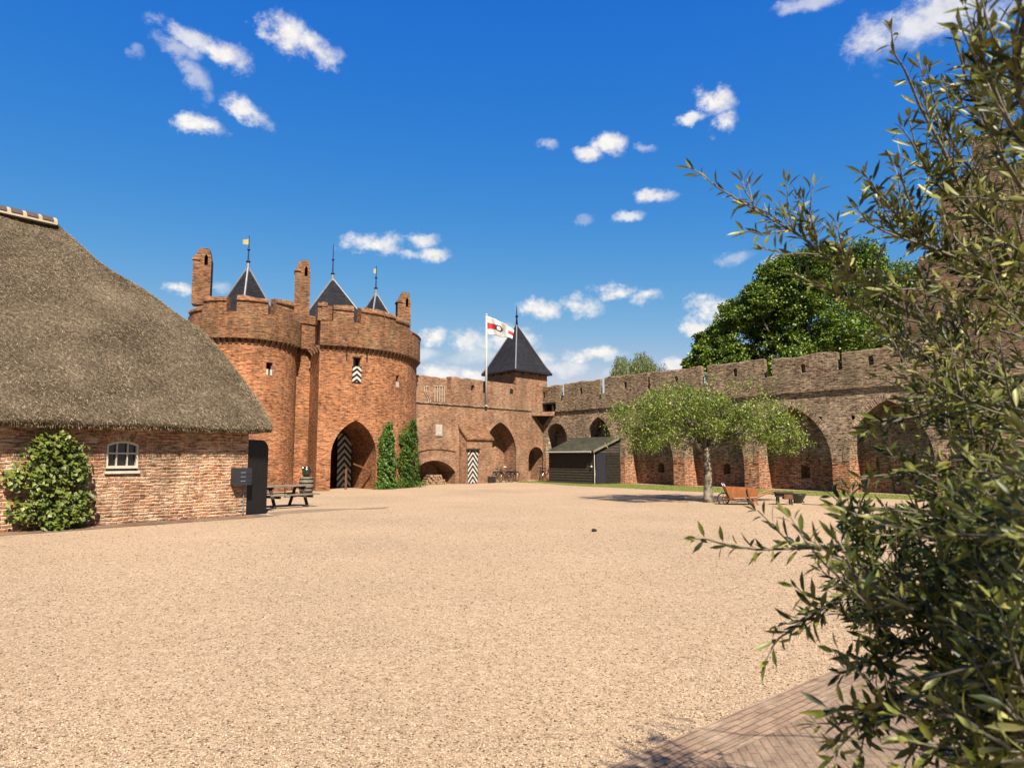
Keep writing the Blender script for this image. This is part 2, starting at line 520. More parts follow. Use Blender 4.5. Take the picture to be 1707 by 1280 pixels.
MAT['glass'] = glassmat()
MAT['olive'] = leafmat('olive_leaf', [(.1, (.022, .034, .007)), (.4, (.05, .072, .011)), (.62, (.12, .145, .018)), (.8, (.26, .265, .045)), (1, (.58, .53, .17))], back=(.17, .18, .055), trans=.12, rough=.42, spec=.25)
MAT['orchard'] = leafmat('orchard_leaf', [(.1, (.03, .06, .006)), (.4, (.10, .165, .013)), (.7, (.25, .33, .03)), (.95, (.50, .54, .09))], back=(.16, .20, .05), trans=.2)
MAT['lime'] = leafmat('big_tree_leaf', [(.1, (.03, .065, .007)), (.45, (.10, .19, .018)), (.75, (.24, .36, .035)), (1, (.48, .56, .07))], trans=.2)
MAT['willow'] = leafmat('willow_leaf', [(.1, (.07, .10, .02)), (.5, (.16, .20, .035)), (1, (.32, .34, .08))], trans=.25)
MAT['ivy'] = leafmat('ivy_leaf', [(.1, (.03, .07, .01)), (.5, (.08, .17, .02)), (.9, (.16, .27, .03))], trans=.18)
MAT['bush'] = leafmat('climber_leaf', [(.1, (.05, .07, .015)), (.45, (.14, .20, .03)), (.8, (.28, .33, .05)), (1, (.45, .42, .11))], back=(.16, .17, .07), trans=.25)


def thatch():
    m, nt, b = mat('thatch')
    g = nt.n('NewGeometry').outputs['Position']
    mp = nt.n('Mapping', {'Vector': g, 'Rotation': (0, 0, R(-40)), 'Scale': (1, 1, .5)}).outputs[0]
    a = nt.noise(mp, 15, 9, .85); c = nt.noise(g, .7, 7, .65); d = nt.noise(mp, 48, 4, .8)
    v = nt.math('ADD', nt.math('MULTIPLY', a, .9), nt.math('ADD', nt.math('MULTIPLY', d, .6), nt.math('MULTIPLY', c, .35)))
    col = nt.ramp(nt.math('MULTIPLY', v, .54), [(.40, (.03, .021, .013)), (.465, (.105, .077, .049)), (.52, (.235, .18, .12)), (.595, (.55, .445, .315))])
    link(nt, col, b.inputs['Base Color']); b.inputs['Roughness'].default_value = .95; b.inputs['Specular IOR Level'].default_value = .1
    bp = nt.n('Bump', {'Strength': 1.0, 'Distance': .06, 'Height': nt.math('ADD', a, nt.math('MULTIPLY', d, .6))})
    link(nt, bp.outputs[0], b.inputs['Normal'])
    return m


MAT['thatch'] = thatch()
MAT['straw'] = leafmat('straw', [(.1, (.045, .033, .02)), (.5, (.21, .16, .098)), (1, (.62, .50, .33))], trans=.05, rough=.8, spec=.1)
MAT['grass'] = leafmat('grass_blade', [(.1, (.12, .16, .03)), (.5, (.25, .29, .05)), (1, (.46, .43, .12))], trans=.2)


def gravel():
    m, nt, b = mat('gravel')
    g = nt.n('NewGeometry').outputs['Position']
    v1 = nt.n('TexVoronoi', {'Vector': g, 'Scale': 62.0, 'Randomness': 1.0})
    v2 = nt.n('TexVoronoi', {'Vector': g, 'Scale': 24.0, 'Randomness': 1.0})
    rnd = nt.n('SeparateColor', {0: v1.outputs['Color']}).outputs[0]
    rnd2 = nt.n('SeparateColor', {0: v2.outputs['Color']}).outputs[1]
    k = nt.math('ADD', nt.math('MULTIPLY', rnd, .72), nt.math('MULTIPLY', rnd2, .28))
    col = nt.ramp(k, [(.04, (.26, .165, .09)), (.25, (.52, .365, .23)), (.55, (.67, .485, .32)), (.85, (.75, .56, .385)), (1, (.90, .75, .54))])
    gap = nt.rng(v1.outputs['Distance'], .35, .8, 1, .68)
    big = nt.rng(nt.noise(g, .24, 8, .65), .3, .7, .84, 1.10)
    f = nt.math('MULTIPLY', gap, big)
    col = nt.mix(1.0, col, nt.n('CombineColor', {0: f, 1: f, 2: f}).outputs[0], 'MULTIPLY')
    warm = nt.rng(nt.noise(g, .16, 4), .4, .65, 0, .35)
    col = nt.mix(warm, col, sc3((.64, .455, .285)))
    sp1 = nt.rng(nt.noise(g, 9.0, 5, .8), .32, .68, .82, 1.17)
    col = nt.mix(1.0, col, nt.n('CombineColor', {0: sp1, 1: sp1, 2: sp1}).outputs[0], 'MULTIPLY')
    link(nt, col, b.inputs['Base Color']); b.inputs['Roughness'].default_value = .9; b.inputs['Specular IOR Level'].default_value = .15
    hh = nt.math('ADD', nt.math('MULTIPLY', v1.outputs['Distance'], -1.0), nt.math('MULTIPLY', nt.noise(g, 30, 4), .5))
    bp = nt.n('Bump', {'Strength': .55, 'Distance': .012, 'Height': hh})
    link(nt, bp.outputs[0], b.inputs['Normal'])
    return m


MAT['gravel'] = gravel()


def pebblemat():
    m, nt, b = mat('pebble')
    r = nt.n('NewGeometry').outputs['Random Per Island']
    col = nt.ramp(r, [(.05, (.13, .08, .045)), (.24, (.46, .32, .205)), (.55, (.62, .45, .295)), (.85, (.72, .545, .38)), (1, (.88, .74, .54))])
    link(nt, col, b.inputs['Base Color']); b.inputs['Roughness'].default_value = .85; b.inputs['Specular IOR Level'].default_value = .2
    return m


MAT['pebble'] = pebblemat()
MAT['paver'] = brick('clay_paver', (.42, .28, .19), (.33, .22, .155), (.20, .14, .09), bw=.21, bh=.055, mw=.006, weather=(.46, .35, .245), wamt=.75, wsc=1.8, lime=.55, limec=(.54, .41, .29), bump=.5, streak=.2, dash=.25, jit_=.012, stain=.12)
MAT['gutter'] = brick('gutter_paver', (.30, .185, .12), (.20, .12, .08), (.30, .215, .145), bw=.22, bh=.07, mw=.008, weather=(.34, .245, .165), wamt=.7, wsc=1.2, lime=.5, limec=(.40, .30, .20), bump=.6)
MAT['packed'] = plain('packed_sand', (.31, .225, .145), .9, 0, .18, 3.5, .4, 40)
MAT['turf'] = plain('turf', (.24, .27, .05), .95, 0, .4, 4, .8, 50)
# ------------------------------------------------------------------ the setting
gx = MB(); gx.add([(-300, -120, 0), (300, -120, 0), (300, 480, 0), (-300, 480, 0)], [(0, 1, 2, 3)])
tag(gx.build('gravel_ground', MAT['gravel']), kind='structure')

FL = Line((-7.83, 20.75), (-4.0, 25.35))       # farmhouse front, s = 0 at the corner, negative along the wall towards us
BL = Line((-5.84, 42.9), (2.3, 51.9))          # back curtain wall
RL = Line((2.3, 51.9), (16.0, 34.15))          # right curtain wall
CORNER = BL.L

# ------------------------------------------------------------------ right curtain wall
rw = thing('curtain_wall', 'long weathered brick curtain wall with a row of deep pointed arches, on the right', 'castle wall', RL.p(0))


def rebase(o, root):                           # vertices were written in world metres: hang them under a root that has a place
    o.parent = root; o.matrix_parent_inverse = Matrix.Identity(4)
    o.data.transform(Matrix.Translation(-root.location))
    return o


def part(mb, name, mats, root, uv=False, smooth=False):
    o = mb.build(name, mats, None, smooth=smooth)
    if uv is not False: uvmap(o, uv)
    return rebase(o, root)


SE = 31.0
m = MB(); m.box(RL.P, RL.D, RL.N, (-.02, SE), (0, 2.6), (-.3, 5.0))
c = MB()
RA = [(RL.s(910, 740), RL.s(945, 740), 3.0, 4.15, True), (RL.s(977, 725), RL.s(1019, 725), 2.6, 4.42, False),
      (RL.s(1042, 790), RL.s(1123, 790), 1.3, 4.25, False), (RL.s(1142, 790), RL.s(1241, 790), 1.3, 4.25, False),
      (RL.s(1265.7, 790), RL.s(1388, 790), 1.35, 4.3, False), (RL.s(1417, 790), RL.s(1560, 790), 1.5, 4.35, False)]
for x0, x1, zs, za, sg in RA:
    c.prism(arch(x0, x1, zs, za, -.6 if zs < 2 else .2, seg=sg), RL.P, RL.D, Z, RL.N, -.5, 1.15)
o = m.build('wall', MAT['right']); cut(o, c)
c = MB()                                       # put-log holes and the little niches at the back of the recesses
for px, py in ((1367, 698), (1422, 696), (1289, 790), (1045, 722), (1030, 716)):
    s = RL.s(px, py); z = RL.z(px, py); c.box(RL.P, RL.D, RL.N, (s - .09, s + .09), (-.2, .5), (z - .1, z + .1))
for px, py, w, h in ((1343, 787, .26, .62), (1212, 782, .24, .55), (1102, 780, .24, .55), (1458, 790, .2, .3)):
    s = RL.s(px, py, 1.15); z = RL.z(px, py, 1.15)
    c.prism(arch(s - w, s + w, z + h * .3, z + h * .6, z - h * .5, 4, True), RL.P, RL.D, Z, RL.N, 1.0, 1.7)
cut(o, c); uvmap(o); rebase(o, rw)
for x0, x1, zs, za, sg in RA[1:]:
    ro = ring_obj('arch_ring', RL, arch(x0 - .015, x1 + .015, zs, za + .015)[1:-1], .3, -.018, .1, MAT['right'], None); rebase(ro, rw)
# string course, parapet and merlons
m = MB(); m.box(RL.P, RL.D, RL.N, (1.5, SE), (-.10, .7), (5.0, 5.13)); part(m, 'string_course', MAT['parapet'], rw, None)


def rough_block(mb, ln, s0, s1, d0, d1, z0, z1, amp=.06, step=.45, slope=0.0, m=0):
    """a masonry block whose top edge is worn"""
    n = max(2, int((s1 - s0) / step)); vs = []
    for i in range(n + 1):
        s = s0 + (s1 - s0) * i / n
        e0 = RR.uniform(-amp, amp) * (1 if 0 < i < n else .4); e1 = RR.uniform(-amp, amp)
        eo = RR.uniform(0, .012)
        vs += [ln.p(s, d0, z0), ln.p(s, d1, z0), ln.p(s, d1, z1 + e1), ln.p(s, d0 + eo + .03, z1 + e0), ln.p(s, d0, z1 + e0 - .05 - slope)]
    fs = [(0, 1, 2, 3, 4), tuple(n * 5 + k for k in (4, 3, 2, 1, 0))]
    for i in range(n):
        for j in range(5): fs.append((i * 5 + j, i * 5 + (j + 1) % 5, i * 5 + 5 + (j + 1) % 5, i * 5 + 5 + j))
    return mb.add(vs, fs, m)


m = MB(); m.box(RL.P, RL.D, RL.N, (1.5, SE), (-.03, .55), (5.13, 6.0)); m.box(RL.P, RL.D, RL.N, (-.8, 1.5), (-.03, .55), (5.72, 6.0))
part(m, 'parapet', MAT['parapet'], rw, None)
MER = [(886, 934, 644), (940.5, 1000, 636), (1008, 1080, 625), (1083.5, 1169, 615.5), (1179.5, 1274.5, 604), (1287.5, 1396, 592), (1404, 1500, 582), (1508, 1600, 570)]
LOOP = {0: (907, 657), 1: (969, 651), 2: (1043, 641), 3: (1128, 632), 4: (1226, 620), 5: (1339, 613), 6: (1452, 600)}
for i, (a, b, py) in enumerate(MER):
    s0, s1 = RL.s(a, py + 15), RL.s(b, py + 15)
    z = RL.z((a + b) / 2, py)
    m = MB(); rough_block(m, RL, s0, s1, -.03, .25, 6.0, z)
    o = m.build('merlon', MAT['parapet'])
    if i in LOOP:
        px, py = LOOP[i]; s = RL.s(px, py); zz = RL.z(px, py)
        c = MB(); c.prism(arch(s - .13, s + .13, zz + .05, zz + .2, max(zz - .25, 6.02), 3, True), RL.P, RL.D, Z, RL.N, -.3, .17); cut(o, c)
    uvmap(o); rebase(o, rw)
# square holes beside the crenels: uncut, dark blocks carry their inside shade as colour
for px, py in ((937, 664), (1001, 661), (1083, 642), (1277, 625)):
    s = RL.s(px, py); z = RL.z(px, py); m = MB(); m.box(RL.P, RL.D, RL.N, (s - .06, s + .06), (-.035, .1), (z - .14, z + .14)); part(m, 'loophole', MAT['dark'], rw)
# timber lintel over the dark slot beside the corner
m = MB(); m.box(RL.P, RL.D, RL.N, (-.5, 1.5), (-.08, .3), (5.60, 5.719)); m.box(RL.P, RL.D, RL.N, (1.1, 1.2), (-.05, .05), (5.0, 5.6)); m.box(RL.P, RL.D, RL.N, (.02, .12), (-.05, .05), (5.0, 5.6))
part(m, 'lintel', MAT['darkwood'], rw)
m = MB(); m.box(RL.P, RL.D, RL.N, (-.6, 3.0), (.6, .8), (5.0, 6.2)); part(m, 'slot_dark_fill', MAT['darkwood'], rw)  # panel added behind the slot so its inside shows dark
# corbelled squinch across the corner
m = MB(); k = [(0, 0), (1.35, 0), (0, 1.35)]
A_, B_ = RL.D, -BL.D
m.prism(k, RL.P, A_, B_, Z, 4.72, 5.02)
part(m, 'squinch', MAT['back'], rw, None)
m = MB(); p = lambda a, b, z: RL.P + A_ * a + B_ * b + Z * z
m.add([p(0, 0, 4.72), p(.8, 0, 4.72), p(0, .8, 4.72), p(0, 0, 4.0)], [(0, 1, 2), (0, 3, 1), (1, 3, 2), (2, 3, 0)])
part(m, 'corbel', MAT['darkwood'], rw, None)  # dark colour stands in for the shade under the squinch

# ------------------------------------------------------------------ back curtain wall
bw = thing('curtain_wall', 'brick curtain wall between the gatehouse and the corner tower, with a white plaque', 'castle wall', BL.p(0))
m = MB(); m.box(BL.P, BL.D, BL.N, (-1.2, CORNER + 2.0), (0, 2.4), (-.3, 5.05))
o = m.build('wall', MAT['back'])
c = MB()
lowa = (-.35, BL.s(759, 785), .75, 1.5)
poi = (BL.s(806, 760), BL.s(860.5, 760), 1.9, 4.12)
cor = (BL.s(881, 770), BL.s(881, 770) + 1.75, 1.5, 2.45)
c.prism(arch(*lowa[:2], lowa[2], lowa[3], -.6, seg=True), BL.P, BL.D, Z, BL.N, -.5, 1.6)
c.prism(arch(*poi[:2], poi[2], poi[3], -.6), BL.P, BL.D, Z, BL.N, -.5, 1.2)
c.prism(arch(*cor[:2], cor[2], cor[3], -.6, seg=True), BL.P, BL.D, Z, BL.N, -.5, 1.3)
cut(o, c); uvmap(o); rebase(o, bw)
rebase(ring_obj('arch_ring', BL, arch(*poi)[1:-1], .26, -.015, .1, MAT['back'], None), bw)
rebase(ring_obj('arch_ring', BL, arch(*lowa, seg=True)[1:-1], .26, -.012, .1, MAT['back'], None), bw)
rebase(ring_obj('arch_ring', BL, arch(*cor, seg=True)[1:-1], .2, -.012, .1, MAT['back'], None), bw)
# flat brick hood over the woodpile arch
hp = [BL.z(700, 749), BL.z(730, 747), BL.z(760, 751)]
m = MB(); n = 10
for i in range(n):
    a = i / n; b_ = (i + 1) / n; s0 = .1 + 3.1 * a; s1 = .1 + 3.1 * b_
    z0 = 2.05 + .17 * math.sin(math.pi * a); z1 = 2.05 + .17 * math.sin(math.pi * b_)
    m.hexa([BL.p(s0, -.06, z0), BL.p(s1, -.06, z1), BL.p(s1, .1, z1), BL.p(s0, .1, z0), BL.p(s0, -.06, z0 + .08), BL.p(s1, -.06, z1 + .08), BL.p(s1, .1, z1 + .08), BL.p(s0, .1, z0 + .08)])
part(m, 'hood_mould', MAT['back'], bw, None)
m = MB(); m.box(BL.P, BL.D, BL.N, (-.6, CORNER - .1), (-.07, .7), (5.05, 5.15)); part(m, 'string_course', MAT['parapet'], bw, None)
m = MB(); m.box(BL.P, BL.D, BL.N, (-1.0, CORNER + .3), (-.02, .55), (5.15, 6.05)); part(m, 'parapet', MAT['back'], bw, None)
BM = [(686, 745, 627), (752, 805, 631)]
for i, (a, b, py) in enumerate(BM):
    s0, s1 = BL.s(a, 640), BL.s(b, 640); z = BL.z((a + b) / 2, py)
    m = MB(); rough_block(m, BL, s0, s1, -.02, .5, 6.05, z)
    o = m.build('merlon', MAT['back'])
    if i == 1:
        s = BL.s(788, 646); zz = BL.z(788, 646)
        c = MB(); c.prism(arch(s - .17, s + .17, zz + .05, zz + .2, zz - .2, 3, True), BL.P, BL.D, Z, BL.N, -.3, .4); cut(o, c)
    uvmap(o); rebase(o, bw)
# pale metal rods and a scroll fixed on the first merlon
m = MB()
for px in (724, 728, 732, 736, 740):
    s = BL.s(px, 650); m.tube([BL.p(s, -.06, 5.2), BL.p(s, -.06, BL.z(px, 644))], .022, 6)
m.tube([BL.p(BL.s(722, 644), -.06, BL.z(724, 644)), BL.p(BL.s(741, 644), -.06, BL.z(740, 644))], .02, 6)
pts = [BL.p(BL.s(x, y), -.06, BL.z(x, y)) for x, y in ((711, 644), (707, 645), (706, 652), (708, 657), (711, 661), (713, 667), (713, 671))]
m.tube(pts, .025, 6); m.tube([q + BL.D * .16 for q in pts], .02, 6)
part(m, 'rods', MAT['stone'], bw)
# plaque
s = BL.s(731, 717); z = BL.z(731, 717)
m = MB(); m.box(BL.P, BL.D, BL.N, (s - .27, s + .27), (-.06, .02), (z - .36, z + .36)); m.box(BL.P, BL.D, BL.N, (s - .21, s + .21), (-.075, -.06), (z - .29, z + .29))
part(m, 'plaque', MAT['stone'], bw)
# lean-to stair block with a striped door
s0, s1 = BL.s(765, 780), BL.s(807, 780)
m = MB(); zb, zf = 3.65, 2.85
m.hexa([BL.p(s0, -.75, -.2), BL.p(s1, -.75, -.2), BL.p(s1, .05, -.2), BL.p(s0, .05, -.2), BL.p(s0, -.75, zf), BL.p(s1, -.75, zf), BL.p(s1, .05, zb), BL.p(s0, .05, zb)])
part(m, 'stair_block', MAT['back'], bw, None)
m = MB(); m.hexa([BL.p(s0 - .08, -.85, zf - .03), BL.p(s1 + .08, -.85, zf - .03), BL.p(s1 + .08, .04, zb + .03), BL.p(s0 - .08, .04, zb + .03),
                  BL.p(s0 - .08, -.85, zf + .07), BL.p(s1 + .08, -.85, zf + .07), BL.p(s1 + .08, .04, zb + .13), BL.p(s0 - .08, .04, zb + .13)])
part(m, 'lean_to_roof', MAT['tower_top'], bw, None)
NB = -BL.N
sd = BL.s(779.5, 780, -.75); sd1 = BL.s(796, 780, -.75)
rebase(chevron('striped_door', BL.p(sd, -.77, .02), BL.D, NB, sd1 - sd, 2.12, 6, [MAT['black'], MAT['white']], None, th=.06), bw)
m = MB(); m.box(BL.P, BL.D, BL.N, (sd - .12, sd1 + .12), (-.9, -.74), (2.17, 2.25)); part(m, 'door_canopy', MAT['darkwood'], bw)
sd = cor[0] + .42
rebase(chevron('striped_door', BL.p(sd, 1.2, .02), BL.D, NB, .95, 2.0, 6, [MAT['black'], MAT['white']], None, th=.06), bw)

# ------------------------------------------------------------------ gatehouse
gh = thing('gatehouse', 'red brick gatehouse with round towers, battlements, chimneys and an open arched gate', 'gatehouse', (-10.5, 37.5, 0))
CT = (-11.8, 41.2); RT = 6.05; RU = 6.25
LT = (-13.9, 35.9); RLo = 2.58; RLu = 2.78
ZC, ZD = 7.45, 8.72


def ang(ct, r, px, py):
    k = rx(px, py); a = k * k + 1; b = -2 * (k * ct[0] + ct[1]); cc = ct[0] ** 2 + ct[1] ** 2 - r * r
    d = b * b - 4 * a * cc; t = (-b - math.sqrt(max(d, 0))) / (2 * a)
    return math.atan2(t - ct[1], k * t - ct[0]), t


a0 = math.atan2(35.3 - CT[1], -9.85 - CT[0])


def tower_outline(r, va):
    pts = [(CT[0] + r * math.cos(a0 + (R(120) - a0) * i / 56), CT[1] + r * math.sin(a0 + (R(120) - a0) * i / 56)) for i in range(57)]
    return pts + [(-14.6, 42.5), va]


m = MB(); m.prism(tower_outline(RT, (-10.98, 37.5)), Vector((0, 0, 0)), Vector((1, 0, 0)), Vector((0, 1, 0)), Z, -.3, ZC)
o = m.build('wall', MAT['tower'])
c = MB()


def on_tower(ct, r, px, py):
    a, t = ang(ct, r, px, py); nrm = Vector((math.cos(a), math.sin(a), 0)); tg = Vector((-nrm.y, nrm.x, 0))
    return Vector((ct[0], ct[1], 0)) + nrm * r, tg, nrm, H + mz(py) * t


pL = on_tower(CT, RT, 550.5, 790)[0]; pR = on_tower(CT, RT, 626.5, 790)[0]
gw = (pR - pL).length; gA = (pR - pL).normalized(); gN = Vector((gA.y, -gA.x, 0)); gM = (pL + pR) / 2
garch = arch(-gw / 2, gw / 2, 1.75, 3.62, -.6)
c.prism(garch, gM, gA, Z, -gN, -1.2, 4.6)
cut(o, c); c = MB()
W1 = on_tower(CT, RT, 594.5, 616); W2 = on_tower(CT, RT, 662.5, 636)
for (pp, tg, nr, z), (w, h) in ((W1, (.2, .62)), (W2, (.14, .33))):
    c.box(pp, tg, nr, (-w, w), (-.5, .4), (z - h, z + h))
cut(o, c); uvmap(o, (*CT, RT)); rebase(o, gh)
# brick ring of the gate follows the bulge of the wall closely enough to be built on its chord
gl = Line((0, 0), (1, 0)); gl.P = gM.copy(); gl.P.z = 0; gl.D = gA; gl.N = -gN
# upper storey, overhanging
m = MB(); m.prism(tower_outline(RU, (-10.75, 37.5)), Vector((0, 0, 0)), Vector((1, 0, 0)), Vector((0, 1, 0)), Z, ZC, ZD)
part(m, 'upper_wall', MAT['tower_top'], gh, (*CT, RU))
m = MB(); n = 56
m.prism([(LT[0] + RLo * math.cos(2 * math.pi * i / n), LT[1] + RLo * math.sin(2 * math.pi * i / n)) for i in range(n)], Vector((0, 0, 0)), Vector((1, 0, 0)), Vector((0, 1, 0)), Z, -.3, ZC)
o = m.build('turret_wall', MAT['tower']); c = MB()
W3 = on_tower(LT, RLo, 449, 615); pp, tg, nr, z = W3
c.box(pp, tg, nr, (-.17, .17), (-.4, .3), (z - .33, z + .33)); cut(o, c); uvmap(o, (*LT, RLo)); rebase(o, gh)
m = MB()
m.prism([(LT[0] + RLu * math.cos(2 * math.pi * i / n), LT[1] + RLu * math.sin(2 * math.pi * i / n)) for i in range(n)], Vector((0, 0, 0)), Vector((1, 0, 0)), Vector((0, 1, 0)), Z, ZC, ZD)
part(m, 'turret_upper_wall', MAT['tower_top'], gh, (*LT, RLu))
lk = [(-11.9, 36.45), (-10.92, 37.45), (-13, 41), (-15.5, 38.6)]
m = MB(); m.prism(lk, Vector((0, 0, 0)), Vector((1, 0, 0)), Vector((0, 1, 0)), Z, -.3, ZC + .02); part(m, 'link_wall', MAT['tower'], gh, None)
lk = [(-11.75, 36.2), (-10.70, 37.35), (-13, 41.5), (-15.7, 38.8)]
m = MB(); m.prism(lk, Vector((0, 0, 0)), Vector((1, 0, 0)), Vector((0, 1, 0)), Z, ZC + .02, ZD + .12); part(m, 'link_upper_wall', MAT['tower_top'], gh, None)

# corbels under the overhang: one bracket copied round both towers
cm = MB(); cm.add([(-.075, .02, -.02), (.075, .02, -.02), (.075, -.24, -.02), (-.075, -.24, -.02), (-.075, .02, -.36), (.075, .02, -.36), (.075, -.11, -.16), (-.075, -.11, -.16)],
                  [(0, 1, 2, 3), (5, 4, 7, 6), (0, 4, 5, 1), (3, 2, 6, 7), (1, 5, 6, 2), (0, 3, 7, 4)])
cor0 = cm.build('corbel', MAT['tower_top']); uvmap(cor0)
spots = []
aR = ang(CT, RT, 696, 600)[0] + .25; st = .285 / RT; a = a0 + .02
while a < aR: spots.append((CT, RT, a)); a += st
aL = ang(LT, RLo, 320, 560)[0]; aE = ang(LT, RLo, 489, 580)[0] + .1; st = .285 / RLo; a = aL
while a < aE: spots.append((LT, RLo, a)); a += st
for i, (ct, r, a) in enumerate(spots):
    q = cor0 if i == 0 else cor0.copy()
    if i: COL.objects.link(q)
    q.parent = gh; q.location = Vector((ct[0] + r * math.cos(a), ct[1] + r * math.sin(a), ZC)) - gh.location
    q.rotation_euler = (0, 0, a + math.pi / 2)
for t in (.15, .42, .7, .95):                  # and along the two facets of the re-entrant corner
    for P0_, P1_ in ((Vector((-11.75, 36.6, 0)), Vector((-10.95, 37.42, 0))), (Vector((-10.98, 37.5, 0)), Vector((-9.9, 35.45, 0)))):
        q = cor0.copy(); COL.objects.link(q); q.parent = gh
        d = (P1_ - P0_).normalized(); q.location = P0_.lerp(P1_, t) + Z * ZC - gh.location; q.rotation_euler = (0, 0, math.atan2(d.y, d.x))


def merlon(ct, r, pa, pb, pz, base=ZD, top=None, n=None):
    b0 = ang(ct, r, pa, pz + 10)[0]; b1 = ang(ct, r, pb, pz + 10)[0]
    if b1 < b0: b0, b1 = b1, b0
    t = ang(ct, r, (pa + pb) / 2, pz)[1]; zt = top or H + mz(pz) * t
    n = max(3, int((b1 - b0) * r / .35)); m = MB()
    m.sector(ct, [(r - .5, base), (r, base), (r, zt - .3), (r + .07, zt - .27), (r + .06, zt - .17), (r - .08, zt), (r - .5, zt)], b0, b1, n)
    m.v = [(x, y, z + (RR.uniform(-.07, .05) if z > zt - .1 else 0)) for x, y, z in m.v]
    part(m, 'merlon', MAT['tower_top'], gh, (*ct, r))


for q in ((316, 337, 510), (339, 378, 492), (395, 447.5, 493), (460, 490.5, 499)): merlon(LT, RLu, *q)
for q in ((530, 546, 502), (556, 590, 508.5), (602, 640, 514.5), (641.5, 659, 521), (659.5, 683, 531)): merlon(CT, RU, *q)
tgt = ang(CT, RU, 690, 545)[0]
m = MB(); m.sector(CT, [(RU - .5, ZD), (RU, ZD), (RU + .05, ZD + .12), (RU - .1, ZD + .25), (RU - .5, ZD + .25)], tgt - .05, tgt + .9, 10); part(m, 'merlon', MAT['tower_top'], gh, (*CT, RU))
# low caps on the facets of the corner
m = MB(); m.prism([(-11.62, 36.28), (-10.66, 37.3), (-10.95, 37.75), (-11.95, 36.7)], Vector((0, 0, 0)), Vector((1, 0, 0)), Vector((0, 1, 0)), Z, ZD + .12, 9.32); part(m, 'merlon', MAT['tower_top'], gh, None)
fA = Vector((-9.75, 35.2, 0)); fB = Vector((-10.7, 37.3, 0)); fd = (fB - fA).normalized(); fn = Vector((fd.y, -fd.x, 0))
m = MB(); m.box(fA, fd, fn, (.05, 2.1), (-.02, .5), (ZD, 9.5)); part(m, 'merlon', MAT['tower_top'], gh, None)


def chimney(px, w, pt, pbase, Y, rz):
    p = at(px, pt, Y); zt = p.z; zb = H + mz(pbase) * Y - .3; wd = w * Y / F * .92
    m = MB(); U = Vector((math.cos(rz), math.sin(rz), 0)); V = Vector((-U.y, U.x, 0)); o_ = Vector((p.x, p.y, 0))
    h = wd / 2; zs = zt - .62
    pf = [(-h, zb), (h, zb), (h, zs), (h * .72, zt), (-h * .30, zt), (-h, zs + .04)]
    m.prism(pf, o_, U, Z, V, -h * .85, h * .85)
    o = m.build('chimney', MAT['tower_top'])
    c = MB(); c.prism(arch(h * .22, h * .62, zs + .1, zs + .3, zs - .28, 3), o_, U, Z, V, -h * 2, h * .3); cut(o, c)
    uvmap(o); rebase(o, gh)
    m = MB(); pc = [(-h - .05, zs - .02), (h + .05, zs - .06), (h + .05, zs + .02), (-h - .05, zs + .08)]
    m.box(o_, U, V, (-h - .05, -h * .2), (-h * .85 - .05, h * .85 + .05), (zs - .03, zs + .06))
    k = part(m, 'chimney_band', MAT['tower_top'], gh, None); k.parent = o; k.location = -Vector((0, 0, 0))


chimney(340, 31, 417, 500, 35.9, .28)
chimney(505.5, 27, 436.5, 530, 37.9, .3)
chimney(672.5, 24, 489, 560, 41.2, .35)


def spire(px, py, Y, half, zb, ztip, rz, vane=None, vw=.3):
    a = at(px, py, Y); m = MB()
    cs = [Vector((a.x + half * 1.414 * math.cos(rz + k * math.pi / 2), a.y + half * 1.414 * math.sin(rz + k * math.pi / 2), zb)) for k in range(4)]
    m.add(cs + [a], [(0, 1, 4), (1, 2, 4), (2, 3, 4), (3, 0, 4), (3, 2, 1, 0)])
    o = part(m, 'spire_roof', MAT['slate'], gh, None)
    m = MB()
    for q in cs: m.tube([q + (a - q) * .0 + Vector((0, 0, .02)), a], .055, 6)
    m.tube([a - Z * .5, a + Z * .25], [.14, .07], 8)
    k = part(m, 'lead_hip', MAT['lead'], gh); k.parent = o
    m = MB(); m.tube([a, Vector((a.x, a.y, ztip))], [.05, .02], 6)
    for zz, r in ((a.z + .28, .13), (a.z + (ztip - a.z) * .55, .09)):
        m.lathe((a.x, a.y, zz), [(.03, -r), (r, 0), (.03, r)], 8)
    k = part(m, 'finial', MAT['finial'], gh); k.parent = o
    if vane:
        m = MB(); zz = ztip - .35
        m.add([(a.x - .02, a.y - .015, zz - .16), (a.x - vw, a.y - .015, zz - .12), (a.x - vw, a.y - .015, zz + .12), (a.x - .02, a.y - .015, zz + .16),
               (a.x - .02, a.y + .015, zz - .16), (a.x - vw, a.y + .015, zz - .12), (a.x - vw, a.y + .015, zz + .12), (a.x - .02, a.y + .015, zz + .16)],
              [(0, 1, 2, 3), (7, 6, 5, 4), (0, 4, 5, 1), (1, 5, 6, 2), (2, 6, 7, 3), (3, 7, 4, 0)])
        k = part(m, 'weather_vane', MAT['gold'], gh); k.parent = o


def zt(py, Y): return H + mz(py) * Y


spire(413.5, 445, 36.6, 1.42, 8.4, zt(393, 36.6), R(-75), True, .33)
spire(554.5, 464, 40.5, 2.3, 8.6, zt(408, 40.5), R(-112))
spire(626.5, 488, 42.0, 1.35, 8.7, zt(443, 42.0), R(-88), True, .16)

